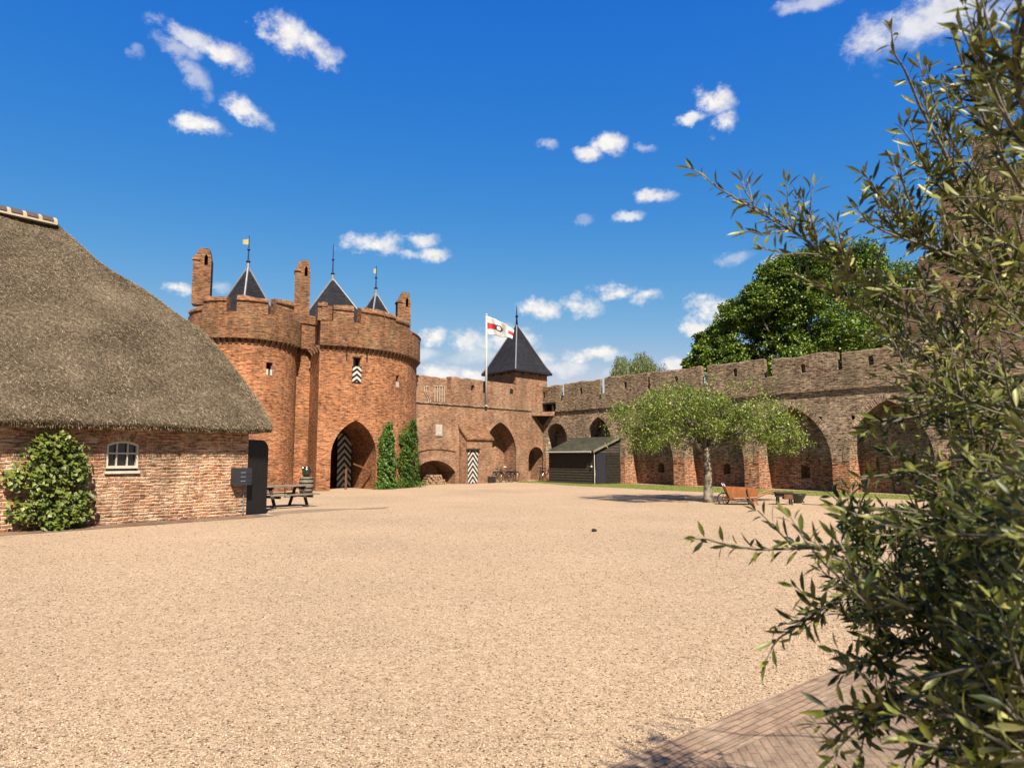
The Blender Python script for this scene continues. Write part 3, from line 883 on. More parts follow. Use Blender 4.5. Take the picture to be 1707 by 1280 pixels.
# gate leaf, standing half open inside the passage
gp = gM - gN * .95; gq = gM - gN * 2.9 - gA * (gw / 2)
rebase(chevron('gate_leaf', gq + gA * 1.58 + Z * .03, gA, gN, .84, 3.0, 8, [MAT['black'], MAT['white']], None, th=.08), gh)
m = MB(); m.bar(gp + gA * .55 + Z * 1.35 - gN * .3, gp + gA * 1.18 + Z * .98 + gN * .55, .07, .07); m.bar(gp + gA * .1 + Z * .02 - gN * .2, gp + gA * .1 + Z * 1.1 - gN * .2, .09, .09)
part(m, 'gate_rail', MAT['rust'], gh)
# windows
for (pp, tg, nr, z), w, h, kind in ((W1, .2, .62, 'shutter'), (W2, .14, .33, 'pair'), (W3, .17, .33, 'pair')):
    m = MB(); m.box(pp, tg, nr, (-w + .01, w - .01), (-.36, -.33), (z - h + .01, z + h - .01)); g = part(m, 'window', MAT['glass'], gh)
    if kind == 'shutter':
        q = chevron('shutter', pp - tg * .26 + Z * (z - .68) + nr * .05, tg, nr, .52, .85, 3, [MAT['black'], MAT['white']], None, rise=.2, th=.045)
        rebase(q, gh); q.parent = g
        m = MB(); m.box(pp, tg, nr, (-.24, .24), (-.02, .05), (z + .62, z + .68)); q = part(m, 'lintel', MAT['darkwood'], gh); q.parent = g
    else:
        m = MB()
        for s in (-1, 1): m.box(pp, tg, nr, (s * w * .62 - w * .3, s * w * .62 + w * .3), (-.05, .0), (z - h + .02, z - h * .05))
        q = part(m, 'shutter', MAT['white'], gh); q.parent = g
# wall anchors
for px, y0, y1 in ((578, 586, 598), (611.5, 588, 602)):
    pp, tg, nr, z = on_tower(CT, RT, px, (y0 + y1) / 2)
    m = MB(); m.box(pp, tg, nr, (-.025, .025), (-.02, .05), (z - .25, z + .25)); part(m, 'wall_anchor', MAT['iron'], gh)

# ------------------------------------------------------------------ corner tower
K = BL.p(BL.s(860, 650), .012); ct = thing('corner_tower', 'small corner tower with a steep dark slate pyramid roof', 'tower', K)
U_, V_ = BL.D, -RL.D
sU = 3.55; sV = 3.6
m = MB(); m.box(K, U_, V_, (-.02, sU), (0.0, sV), (5.15, 8.05)); m.box(K, U_, V_, (-3.05, -.02), (.0, .5), (6.06, 6.9))
m.box(K, U_, V_, (-.02, 2.2), (-.012, .5), (6.06, 7.0))
o = m.build('wall', MAT['back']); uvmap(o); rebase(o, ct)
s_ = BL.s(853, 651); z_ = BL.z(853, 651) - .05
m = MB(); m.prism(arch(-.62, -.32, z_ + .05, z_ + .2, z_ - .16, 3, True), K, U_, Z, V_, -.03, .1); part(m, 'loophole', MAT['dark'], ct)  # uncut: a block coloured like the shade in a slit
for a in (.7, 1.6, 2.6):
    m = MB(); m.box(K, U_, V_, (a, a + .14), (-.012, .1), (7.70, 7.85)); part(m, 'vent_hole', MAT['dark'], ct)  # dark blocks with the shade of open vents painted in
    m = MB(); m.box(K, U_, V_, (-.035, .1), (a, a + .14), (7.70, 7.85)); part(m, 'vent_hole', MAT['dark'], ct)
e = .32; zb = 7.95; za = zt(540, 52.3); cc = K + U_ * sU / 2 + V_ * sV / 2
cs = [K + U_ * a + V_ * b + Z * zb for a, b in ((-e, -e), (sU + e, -e), (sU + e, sV + e), (-e, sV + e))]
mid = [cc + (q - Z * zb - cc) * .8 + Z * (zb + .62) for q in cs]
ap = cc + Z * za
m = MB(); lo = [q - Z * .12 for q in cs]
m.add(lo + cs + mid + [ap], [(3, 2, 1, 0)] + [(i, (i + 1) % 4, 4 + (i + 1) % 4, 4 + i) for i in range(4)] + [(4 + i, 4 + (i + 1) % 4, 8 + (i + 1) % 4, 8 + i) for i in range(4)] + [(8 + i, 8 + (i + 1) % 4, 12) for i in range(4)])
o = part(m, 'pyramid_roof', MAT['slate'], ct, None)
m = MB()
for a, b in zip(cs, mid): m.tube([a, b, ap], .05, 6)
k = part(m, 'lead_hip', MAT['lead'], ct); k.parent = o
m = MB(); m.tube([ap - Z * .2, ap + Z * .5, Vector((ap.x, ap.y, zt(508, 52.3)))], [.12, .06, .02], 6); m.lathe(ap + Z * .6, [(.03, -.14), (.13, 0), (.03, .14)], 8)
k = part(m, 'finial', MAT['iron'], ct); k.parent = o

# ------------------------------------------------------------------ the keep behind the olive
kp = thing('keep', 'tall brick keep rising behind the olive leaves at the right edge', 'tower', RL.p(28, 2))
for px, py, d, zb in ((1510, 482, 1.6, 4.9), (1541, 427, 2.1, 4.9), (1583, 300, 2.6, 4.9)):
    s = RL.s(px, 600, d); z = RL.z(px, py, d); m = MB(); rough_block(m, RL, s, 45, d, 9 + d * .1, zb, z, .06, .6)
    part(m, 'wall', MAT['keep'], kp, None)
s = RL.s(1626, 260, 4.0); s1 = RL.s(1669, 260, 4.0); m = MB(); z = RL.z(1650, 229, 4.0)
rough_block(m, RL, s, s1, 3.6, 4.6, RL.z(1640, 320, 4), z, .05, .4); part(m, 'chimney', MAT['keep'], kp, None)
m = MB(); m.box(RL.P, RL.D, RL.N, (28.2, 45), (-.35, 1.55), (-.3, 4.88)); part(m, 'wall', MAT['keep'], kp, None)
for px, py in ((1600, 520), (1665, 470), (1640, 640)):
    s = RL.s(px, py, 2.5); z = RL.z(px, py, 2.5); m = MB(); m.box(RL.P, RL.D, RL.N, (s - .35, s + .35), (2.585, 2.7), (z - .7, z + .7)); part(m, 'window', MAT['glass'], kp)

# ------------------------------------------------------------------ farmhouse
fh = thing('farmhouse', 'low brick farmhouse under a huge brown thatched roof', 'farmhouse', FL.p(0))
m = MB(); m.box(FL.P, FL.D, FL.N, (-19, 0), (0, 10), (-.3, 2.62)); o = m.build('wall', MAT['farm'])
c = MB(); ws0, ws1 = FL.s(177.5, 760), FL.s(231.5, 760); wz0, wz1 = FL.z(204, 788.5), FL.z(204, 735)
c.prism(arch(ws0, ws1, wz1 - .1, wz1, wz0, 5, True), FL.P, FL.D, Z, FL.N, -.3, .3); cut(o, c); uvmap(o); rebase(o, fh)
DR = 5.0; dE = -.56


def on_depth(px, py, d):                       # the pixel's point on the vertical plane d behind the front
    s = FL.s(px, py, d); p = FL.P + FL.N * d + FL.D * s
    return s, H + mz(py) * p.y


sR, zR = on_depth(94, 371, DR)
ze = FL.z(230, 706, -.56)
hip = []
for px, py in ((453, 708), (430, 668), (405, 632), (380, 600), (330, 545), (260, 495), (160, 430), (94, 371)):
    k = rx(px, py); den = FL.N.x * k + FL.N.y      # dist(p) = den*Y - N.P
    d0 = FL.N.dot(FL.P); g = (zR - ze) / (DR - dE)
    Y = (ze + g * (-d0 - dE) - H) / (mz(py) - g * den)
    d = den * Y - d0; p = Vector((k * Y, Y, 0)) - FL.P
    hip.append((d, p.dot(FL.D)))
hip.sort(); hip[0] = (dE, hip[0][1]); hip[-1] = (DR, sR)


def hip_s(d):
    for (a, sa), (b, sb) in zip(hip, hip[1:]):
        if d <= b + 1e-6: return sa + (sb - sa) * max(0, min(1, (d - a) / (b - a)))
    return hip[-1][1]


NL, NC, NE = 26, 60, 10
levels = [(dE + .10, ze - .13)] + [(dE + (DR - dE) * i / NL, ze + (zR - ze) * i / NL) for i in range(NL + 1)]
vs = []; loops = []
for li, (d, z) in enumerate(levels):
    sh = hip_s(max(d, dE)); lp = []
    t = max(0, (d - dE) / (DR - dE)); ee = .45 * (1 - t)
    for i in range(NC + 1):
        s = -19.6 + (sh + 19.6) * i / NC
        w = .05 * math.sin(s * .9 + d * 1.7) + .035 * math.sin(s * 2.3 - d * 2.1)
        if li == 0: w = 0
        rim = RR.uniform(-.012, .012) if li < 2 else 0
        lp.append(FL.p(s, d - w * .4, z + w * .6 + rim))
    for i in range(1, NE):
        a = i / NE; dd = d + (2 * DR - 2 * d) * a
        lp.append(FL.p(sh + ee * math.sin(math.pi * a), dd, z))
    for i in range(5):
        s = sh + (-19.6 - sh) * i / 4; lp.append(FL.p(s, 2 * DR - d, z))
    loops.append(lp)
k = len(loops[0]); m = MB(); fs = [tuple(range(k))]
for i in range(len(loops) - 1):
    for j in range(k):
        j2 = (j + 1) % k; fs.append((i * k + j, i * k + j2, (i + 1) * k + j2, (i + 1) * k + j))
m.add([q for lp in loops for q in lp], fs)
roof = part(m, 'thatched_roof', MAT['thatch'], fh, smooth=True)
# loose straw ends lying on the thatch and fringing its eave
L = Leaves(); g = (zR - ze) / (DR - dE); up = (FL.N + Z * g).normalized(); nr = (-FL.N * g + Z).normalized()
for i in range(36000):
    t = RR.random() ** 1.1; d = dE + (DR - dE) * t; sh = hip_s(d); s = RR.uniform(max(-13, sh - 13), sh)
    if RR.random() < .12: s = sh - abs(RR.gauss(0, .12))
    w = .05 * math.sin(s * .9 + d * 1.7) + .035 * math.sin(s * 2.3 - d * 2.1)
    p = FL.p(s, d - w * .4, ze + g * (d - dE) + w * .6) - fh.location + nr * .012
    dr = (-up + FL.D * RR.gauss(0, .5) + nr * RR.uniform(.05, .45)).normalized()
    L.add(p, dr, nr + FL.D * RR.gauss(0, .3), RR.uniform(.06, .16), RR.uniform(.009, .02))
for i in range(2200):
    s = RR.uniform(-13, hip[0][1]); p = FL.p(s, dE + RR.uniform(0, .1), ze - RR.uniform(-.02, .14)) - fh.location
    L.add(p, Vector((0, 0, -1)) - FL.N * RR.uniform(.2, 1) + FL.D * RR.gauss(0, .3), rvec(), RR.uniform(.04, .09), .012)
so = L.build('loose_straw', MAT['straw'], roof, 'tri'); tag(so, kind='stuff')
# ridge: mortar bed with dark half-round tiles
m = MB(); rd = Vector((0, 0, 0))
prof = [(-.30, -.16), (.30, -.16), (.27, .0), (.12, .10), (-.12, .10), (-.27, .0)]
m.prism(prof, FL.p(0, DR, zR), FL.N, Z, FL.D, -19.6, sR - .05)
rc = part(m, 'ridge_bed', MAT['mortar'], fh); rc.parent = roof
st = .40; i = 0; s = sR - .45
while s > -16:
    m = MB(); pf = [(.31 * math.cos(math.pi * (j / 8)), -.07 + .20 * math.sin(math.pi * (j / 8))) for j in range(9)]
    m.prism(pf, FL.p(0, DR, zR), FL.N, Z, FL.D, s, s + .29)
    q = part(m, 'ridge_tile', MAT['tile'], fh); q.parent = roof
    s -= st
# window: white frame, glazing bars, sill
wn = thing('window', None, None); wn.parent = fh
ap_ = arch(ws0, ws1, wz1 - .1, wz1, wz0, 5, True)
m = MB(); m.box(FL.P, FL.D, FL.N, (ws0 + .02, ws1 - .02), (.12, .14), (wz0 + .02, wz1 - .03)); o = part(m, 'pane', MAT['glass'], fh); o.parent = wn
m = MB(); fw = .055
m.box(FL.P, FL.D, FL.N, (ws0, ws0 + fw), (.02, .11), (wz0 + .12, wz1 - .1)); m.box(FL.P, FL.D, FL.N, (ws1 - fw, ws1), (.02, .11), (wz0 + .12, wz1 - .1))
top = ap_[1:-1]
for a, b in zip(top, top[1:]):
    m.hexa([FL.p(a[0], .022, a[1] - .055), FL.p(b[0], .022, b[1] - .055), FL.p(b[0], .108, b[1] - .055), FL.p(a[0], .108, a[1] - .055),
            FL.p(a[0], .022, a[1]), FL.p(b[0], .022, b[1]), FL.p(b[0], .108, b[1]), FL.p(a[0], .108, a[1])])
m.box(FL.P, FL.D, FL.N, (ws0, ws1), (.018, .11), (wz0 + .12, wz0 + .19))
o = part(m, 'frame', MAT['cream'], fh); o.parent = wn
m = MB(); w3 = (ws1 - ws0) / 3
for q in (1, 2): m.box(FL.P, FL.D, FL.N, (ws0 + w3 * q - .016, ws0 + w3 * q + .016), (.05, .11), (wz0 + .19, wz1 - .05))
zm = wz0 + .19 + (wz1 - wz0 - .19) * .5
m.box(FL.P, FL.D, FL.N, (ws0 + fw, ws1 - fw), (.046, .105), (zm - .02, zm + .02)); o = part(m, 'glazing_bar', MAT['cream'], fh); o.parent = wn
m = MB(); m.box(FL.P, FL.D, FL.N, (ws0 - .03, ws1 + .03), (-.06, .12), (wz0 - .01, wz0 + .055)); o = part(m, 'sill', MAT['cream'], fh); o.parent = wn
# soldier course over the window
rebase(ring_obj('arch_ring', FL, arch(ws0 - .01, ws1 + .01, wz1 - .08, wz1 + .015, wz0, 5, True)[1:-1], .2, -.012, .05, MAT['farm'], None), fh)
# black door leaf standing open past the corner
m = MB(); hh = FL.z(435, 733)
dw = FL.s(449.5, 790) - .03
pts = [(.03, .06), (dw, .06)] + [(dw - .26 + .26 * math.cos(t * math.pi / 12), hh - .3 + .3 * math.sin(t * math.pi / 12)) for t in range(7)] + [(.03, hh)]
m.prism(pts, FL.p(0, .06), FL.D, Z, FL.N, 0, .07)
for q in range(1, 5): m.box(FL.p(0, .06), FL.D, FL.N, (.03 + (dw - .03) * q / 5 - .004, .03 + (dw - .03) * q / 5 + .004), (-.003, 0), (.1, hh - .32))
dl = part(m, 'door', MAT['black'], fh)
m = MB(); m.tube([FL.p(-.12, -.05, .05), FL.p(-.12, -.05, 1.25)], .018, 6); part(m, 'earth_rod', MAT['lead'], fh)
# ------------------------------------------------------------------ ground finishes
def sheet(name, pts, z, mat_, uvdir=None, kind='structure', th=0.0):
    m = MB(); m.add([(p[0], p[1], z) for p in pts], [tuple(range(len(pts)))])
    o = m.build(name, mat_)
    lay = o.data.uv_layers.new(name='UVMap'); a = uvdir or 0.0; ca, sa = math.cos(a), math.sin(a)
    for p in o.data.polygons:
        for li in p.loop_indices:
            q = o.data.vertices[o.data.loops[li].vertex_index].co; lay.data[li].uv = (q.x * ca + q.y * sa, -q.x * sa + q.y * ca)
    return tag(o, kind=kind)


du = math.atan2(FL.D.y, FL.D.x)
def wob(p, amp=.05): return p + Vector((RR.uniform(-amp, amp), RR.uniform(-amp, amp), 0))


edge = [FL.p(-19 + i * .5, -.95 + RR.uniform(-.04, .04)) for i in range(39)]
sheet('paved_gutter', [FL.p(-19, 0)] + edge + [FL.p(.4, -.9), FL.p(.4, 0)], .005, MAT['gutter'], du)
# hard sandy strip that runs on from the gutter towards the gate
edge = [gnd(470 + i * 20, 857 - i * 1.4 + RR.uniform(-.5, .5)) for i in range(10)]
back_ = [gnd(640, 848), gnd(585, 847.5), gnd(540, 848), gnd(500, 849.5)]
sheet('sand_strip', [FL.p(.42, -.95)] + edge + back_ + [FL.p(.9, .4)], .004, MAT['packed'], du)
# brick path, bottom right
e0 = gnd(1040, 1268); e1 = gnd(1390, 1117); pd = (e1 - e0).normalized(); pn = Vector((pd.y, -pd.x, 0)); pa = math.atan2(pd.y, pd.x)
bw_ = .34
sheet('path_border', [e0 - pd * 4, e0 + pd * 14, e0 + pd * 14 + pn * bw_, e0 - pd * 4 + pn * bw_], .006, MAT['paver'], pa)
sheet('path', [e0 - pd * 4 + pn * bw_, e0 + pd * 14 + pn * bw_, e0 + pd * 14 + pn * 4, e0 - pd * 4 + pn * 4], .005, MAT['paver'], pa + R(45))
# turf along the right wall
tl = [RL.p(s, -.01) for s in (31, 1.2)]
tf = [BL.p(CORNER - 4.5, -1.2)] + [gnd(x, y) for x, y in ((905, 805.5), (950, 809.5), (1030, 813), (1100, 817), (1170, 820), (1250, 822.5), (1330, 825), (1420, 829), (1520, 833), (1640, 838), (1760, 844))]
pts = []
for a, b in zip(tf, tf[1:]):
    for i in range(6): pts.append(a.lerp(b, i / 6) + Vector((RR.uniform(-.1, .1), RR.uniform(-.12, .12), 0)))
turf_poly = tl + [BL.p(CORNER - .3, -.6), BL.p(CORNER - 3.2, -.5)] + pts
sheet('turf', turf_poly, .006, MAT['turf'])
# darker band of packed ground at the foot of the gatehouse and back wall
sheet('earth_band', [BL.p(-1.5, -.35), BL.p(CORNER - 4.4, -.5), BL.p(CORNER - 4.4, -.02), BL.p(-1.5, -.02)], .0055, MAT['packed'])

# ------------------------------------------------------------------ shed in the corner
Kc = Vector((5.23, 44.3, 0)); sh = thing('garden_shed', 'dark boarded lean-to shed with a mossy slate roof and grey door', 'shed', Kc)
W_ = RL.N; Lx = -RL.D; SL = 4.4; SDp = 2.3
def sp(a, b, z): return Kc + Lx * a + W_ * b + Z * z


m = MB(); nb_ = 12; zt_ = 2.1
for i in range(nb_):
    z0 = .05 + i * (zt_ - .05) / nb_; z1 = z0 + (zt_ - .05) / nb_ + .012
    m.hexa([sp(0, -.05, z0), sp(SL, -.05, z0), sp(SL, .02, z0), sp(0, .02, z0), sp(0, -.012, z1), sp(SL, -.012, z1), sp(SL, .02, z1), sp(0, .02, z1)])
part(m, 'front_boards', MAT['gable'], sh)
m = MB(); nb_ = 16; zt_ = 2.85
for i in range(nb_):
    z0 = .05 + i * (zt_ - .05) / nb_; z1 = z0 + (zt_ - .05) / nb_ + .012
    b0 = max(.02, (z1 - 2.12) / (2.95 - 2.12) * SDp + .05)
    for q0, q1 in (((.06, .08), (.98, SDp)) if z1 < 2.03 else ((b0, SDp),)):
        if q1 - q0 < .03: continue
        m.hexa([sp(-.055, q0, z0), sp(.02, q0, z0), sp(.02, q1, z0), sp(-.055, q1, z0), sp(-.012, q0, z1), sp(.02, q0, z1), sp(.02, q1, z1), sp(-.012, q1, z1)])
    if z1 < 2.03: m.hexa([sp(-.055, .98, z0), sp(.02, .98, z0), sp(.02, SDp, z0), sp(-.055, SDp, z0), sp(-.012, .98, z1), sp(.02, .98, z1), sp(.02, SDp, z1), sp(-.012, SDp, z1)])
part(m, 'gable_boards', MAT['gable'], sh)
m = MB(); m.box(Kc, Lx, W_, (-.03, .03), (.1, .96), (.04, 2.02)); d_ = part(m, 'door', MAT['greydoor'], sh)
m = MB(); m.box(Kc, Lx, W_, (-.07, -.03), (.2, .23), (.98, 1.1)); q = part(m, 'handle', MAT['chrome'], sh); q.parent = d_
rf = []
m = MB(); m.hexa([sp(-.18, -.28, 2.02), sp(SL, -.28, 2.02), sp(SL, SDp, 2.98), sp(-.18, SDp, 2.98), sp(-.18, -.3, 2.09), sp(SL, -.3, 2.09), sp(SL, SDp, 3.06), sp(-.18, SDp, 3.06)])
rfo = part(m, 'roof', MAT['shingle'], sh, None)
m = MB(); m.hexa([sp(-.22, -.3, 1.98), sp(-.185, -.3, 1.98), sp(-.185, SDp, 2.94), sp(-.22, SDp, 2.94), sp(-.22, -.3, 2.12), sp(-.185, -.3, 2.12), sp(-.185, SDp, 3.09), sp(-.22, SDp, 3.09)])
q = part(m, 'barge_board', MAT['wood'], sh); q.parent = rfo
m = MB(); m.tube([sp(-.06, -.08, .02), sp(-.06, -.08, 2.02)], .03, 8); m.tube([sp(0, -.33, 2.03), sp(SL, -.33, 2.03)], .05, 8)
part(m, 'drainpipe', MAT['stone'], sh)
m = MB(); m.lathe(sp(.2, -.09, 1.1), [(.02, -.07), (.06, -.03), (.06, .04), (.02, .08)], 8); part(m, 'wall_lamp', MAT['white'], sh)

# ------------------------------------------------------------------ flag
fp = BL.p(BL.s(808, 660), -.14); zb = 5.15; ztop = H + mz(526) * fp.y
fl = thing('flagpole', 'tall white flagpole in front of the corner tower', 'flagpole', fp + Z * zb)
m = MB(); m.tube([(0, 0, 0), (0, 0, ztop - zb)], [.085, .06], 10); m.build('pole', MAT['white'], fl, smooth=True)
m = MB(); m.lathe((0, 0, ztop - zb), [(.05, 0), (.085, .05), (.05, .12)], 10); m.build('knob', MAT['white'], fl)
m = MB(); m.lathe((0, 0, 0), [(.10, -.02), (.12, .02), (.09, .06)], 10); m.build('foot', MAT['white'], fl)
nx, ny = 40, 24; fw_, fh_ = 2.05, 1.35; V = []; m = MB()
for i in range(nx + 1):
    u = i / nx
    for j in range(ny + 1):
        v = j / ny
        drop = .95 * u ** 1.5; zz = ztop - .10 - drop - v * fh_ * (1 - .52 * u)
        V.append((fp.x + .06 + u * fw_ * .9 - .12 * v * u, fp.y - .1 + .16 * math.sin(u * 9 + v * 2) + .06 * math.sin(u * 17 - v * 3), zz + .05 * math.sin(u * 8 + 1)))
fs = []; mi = []
for i in range(nx):
    for j in range(ny):
        u = (i + .5) / nx; v = (j + .5) / ny
        fs.append((i * (ny + 1) + j, i * (ny + 1) + j + 1, (i + 1) * (ny + 1) + j + 1, (i + 1) * (ny + 1) + j))
        du_ = (u - .45) / .125; dv_ = (v - .5) / .20; r = math.hypot(du_, dv_)
        red = .34 < v < .66 and (u < .34 or u > .80)
        mi.append(2 if .7 < r < 1.15 else (0 if r <= .7 else (1 if red else 0)))
m.v = V; m.f = fs; m.m = mi
fo = m.build('flag', [MAT['cloth'], MAT['red'], MAT['ink']], smooth=True)
sm = fo.modifiers.new('s', 'SOLIDIFY'); sm.thickness = .006
tag(fo, 'white flag with a red stripe and dark ring emblem flying in the wind', 'flag')

# ------------------------------------------------------------------ mailbox on the farmhouse
s0, s1 = FL.s(384.5, 793), FL.s(411.5, 793); z0, z1 = FL.z(398, 808), FL.z(398, 780)
mbx = thing('mailbox', 'dark grey metal mailbox unit with three slots on the farmhouse wall', 'mailbox', FL.p(s0, 0, z0))
m = MB(); m.box(FL.P, FL.D, FL.N, (s0, s1), (-.28, -.005), (z0, z1)); part(m, 'body', MAT['grey'], mbx)
for i in range(3):
    zz = z1 - (z1 - z0) * (.26 + .25 * i)
    m = MB(); m.box(FL.P, FL.D, FL.N, (s0 + .16, s0 + .31), (-.287, -.28), (zz - .012, zz + .012)); part(m, 'slot', MAT['lead'], mbx)
    m = MB(); m.box(FL.P, FL.D, FL.N, (s0 + .36, s1 - .02), (-.29, -.28), (zz - .045, zz + .045)); part(m, 'name_plate', MAT['greydoor'], mbx)

# ------------------------------------------------------------------ picnic table
pe = Vector((-7.25, 24.85, 0)); pc = pe - FL.D * .95
pt = thing('picnic_table', 'weathered wooden picnic table beside the black door', 'picnic table', pc, math.atan2(FL.D.y, FL.D.x))
X, Y = Vector((1, 0, 0)), Vector((0, 1, 0)); O = Vector((0, 0, 0))
m = MB()
for i in range(5): m.box(O, X, Y, (-.95, .95), (-.36 + i * .145, -.36 + i * .145 + .138), (.70, .742))
m.build('table_top', MAT['wood'], pt)
for sd_ in (-1, 1):
    m = MB()
    for i in range(2): m.box(O, X, Y, (-.95, .95), (sd_ * .66 - .13 + i * .135, sd_ * .66 - .13 + i * .135 + .128), (.42, .46))
    m.build('bench', MAT['wood'], pt)
for ex in (-.62, .62):
    for sd_ in (-1, 1):
        m = MB(); m.bar((ex, sd_ * .56, .0), (ex, sd_ * .2, .70), .045, .10, up=Vector((1, 0, 0))); m.build('leg', MAT['darkwood'], pt)
    m = MB(); m.box(O, X, Y, (ex + .03, ex + .07), (-.78, .78), (.33, .42)); m.build('crossbar', MAT['darkwood'], pt)
    m = MB(); m.box(O, X, Y, (ex + .03, ex + .07), (-.34, .34), (.62, .70)); m.build('crossbar', MAT['darkwood'], pt)

# barrel with a glazed pot, and a garden chair, behind the table
bp_ = gnd(510, 822.5); br = thing('barrel', 'grey wooden barrel with iron hoops standing by the gatehouse', 'barrel', bp_)
m = MB(); prof = [(.26, 0), (.31, .15), (.335, .36), (.32, .58), (.27, .78), (.25, .78), (.25, .74)]
m.lathe((0, 0, 0), prof, 20); m.build('staves', MAT['wood'], br)
for zz, r in ((.1, .298), (.27, .33), (.5, .332), (.68, .302)):
    m = MB(); m.lathe((0, 0, zz), [(r, -.025), (r + .012, -.025), (r + .012, .025), (r, .025)], 20); m.build('hoop', MAT['iron'], br)
q = thing('pot', 'dark green glazed pot standing on the barrel', 'pot', bp_ + Z * .78)
m = MB(); m.lathe((0, 0, 0), [(.12, 0), (.19, .1), (.21, .24), (.17, .38), (.14, .42), (.16, .46), (.13, .46), (.11, .42)], 20); m.build('body', MAT['pot'], q, smooth=True)
m = MB(); m.tube([(-.15, 0, .4), (-.22, 0, .46), (-.2, 0, .3)], .02, 6); m.build('handle', MAT['pot'], q)
cp = gnd(483, 829); ch = thing('garden_chair', 'brown bentwood chair with curved arms behind the picnic table', 'chair', cp, .4)
m = MB(); m.box(O, X, Y, (-.22, .22), (-.2, .22), (.40, .43)); m.build('seat', MAT['rust'], ch)
for a in (-.2, .2):
    for b in (-.18, .2):
        m = MB(); m.tube([(a, b, 0), (a * .95, b * .95, .41)], .02, 6); m.build('leg', MAT['rust'], ch)
    m = MB(); m.tube([(a * 1.1, -.18, .41), (a * 1.35, -.16, .56), (a * 1.35, .02, .66), (a * 1.15, .2, .68)], .018, 6); m.build('armrest', MAT['rust'], ch)
m = MB(); m.tube([(-.22, .2, .41), (-.21, .25, .68), (-.12, .28, .82), (.12, .28, .82), (.21, .25, .68), (.22, .2, .41)], .02, 6)
for a in (-.09, 0, .09): m.tube([(a, .21, .42), (a, .275, .81)], .011, 5)
m.build('backrest', MAT['rust'], ch)

# ------------------------------------------------------------------ logs in the low arch
r0 = .085; k = 0
xs0, xs1 = BL.s(715, 798), BL.s(748, 798); row = 0
while row < 4:
    x = xs0 + row * r0 + .03 * row
    while x < xs1 - row * r0 * 1.5:
        r = RR.uniform(.068, .09)
        lg = MB(); ln0 = RR.uniform(.42, .5); a = BL.p(x, .22 + RR.uniform(-.06, .06), r + row * r0 * 1.72); b = a + BL.N * ln0 + BL.D * RR.uniform(-.03, .03)
        lg.tube([Vector((0, 0, 0)), b - a], r, 9)
        lg.m[-1] = 1; lg.m[-2] = 1
        o = lg.build('firewood_log', [MAT['log'], MAT['logend']], loc=a)
        tag(o, 'split firewood log stacked under the low brick arch', 'log', 'firewood logs stacked in the low arch')
        x += r * 1.98
    row += 1

# ------------------------------------------------------------------ bicycles
def bicycle(label, loc, rz, lean):
    b = thing('bicycle', label, 'bicycle', loc, rz, 'bicycles parked along the walls'); b.rotation_euler = (lean, 0, rz)
    for wx in (-.53, .53):
        m = MB(); pts = [(wx + .335 * math.cos(2 * math.pi * i / 24), 0, .35 + .335 * math.sin(2 * math.pi * i / 24)) for i in range(25)]
        m.tube(pts, .018, 6, cap=False); t = m.build('wheel', MAT['rubber'], b)
        m = MB()
        for i in range(12):
            a = 2 * math.pi * i / 12; m.tube([(wx, 0, .35), (wx + .32 * math.cos(a), 0, .35 + .32 * math.sin(a))], .004, 3)
        m.build('spokes', MAT['chrome'], t)
        m = MB(); pts = [(wx + .37 * math.cos(a), 0, .35 + .37 * math.sin(a)) for a in [R(20 + i * 14) for i in range(12)]]; m.tube(pts, .018, 5)
        m.build('mudguard', MAT['iron'], b)
    m = MB()
    for a, c in (((-.53, 0, .35), (-.08, 0, .28)), ((-.08, 0, .28), (-.2, 0, .82)), ((-.53, 0, .35), (-.17, 0, .72)), ((-.08, 0, .28), (.36, 0, .78)), ((-.16, 0, .66), (.37, 0, .84)), ((.53, 0, .35), (.33, 0, .95))):
        m.tube([a, c], .017, 6)
    m.build('frame', MAT['iron'], b)
    m = MB(); m.tube([(.33, 0, .95), (.31, 0, 1.05)], .014, 6); m.tube([(.14, -.27, 1.06), (.28, -.2, 1.08), (.32, 0, 1.06), (.28, .2, 1.08), (.14, .27, 1.06)], .013, 6); m.build('handlebar', MAT['chrome'], b)
    m = MB(); m.hexa([(-.34, -.09, .9), (-.34, .09, .9), (-.06, .03, .92), (-.06, -.03, .92), (-.34, -.1, .95), (-.34, .1, .95), (-.06, .02, .95), (-.06, -.02, .95)]); m.build('saddle', MAT['rubber'], b)
    m = MB(); m.box(O, X, Y, (-.78, -.32), (-.07, .07), (.73, .75)); m.build('carrier', MAT['iron'], b)
    m = MB(); m.lathe((-.08, -.04, .28), [(.02, -.01), (.09, 0), (.02, .01)], 10); m.bar((-.08, -.07, .28), (.02, -.07, .15), .02, .02); m.build('crank', MAT['chrome'], b)
    return b


bang = math.atan2(BL.D.y, BL.D.x)
def bike_at(px, d, label, rot=0, lean=.1):
    s = BL.s(px, 800, d); p = BL.p(s, d); return bicycle(label, (p.x, p.y, 0), bang + rot, lean)


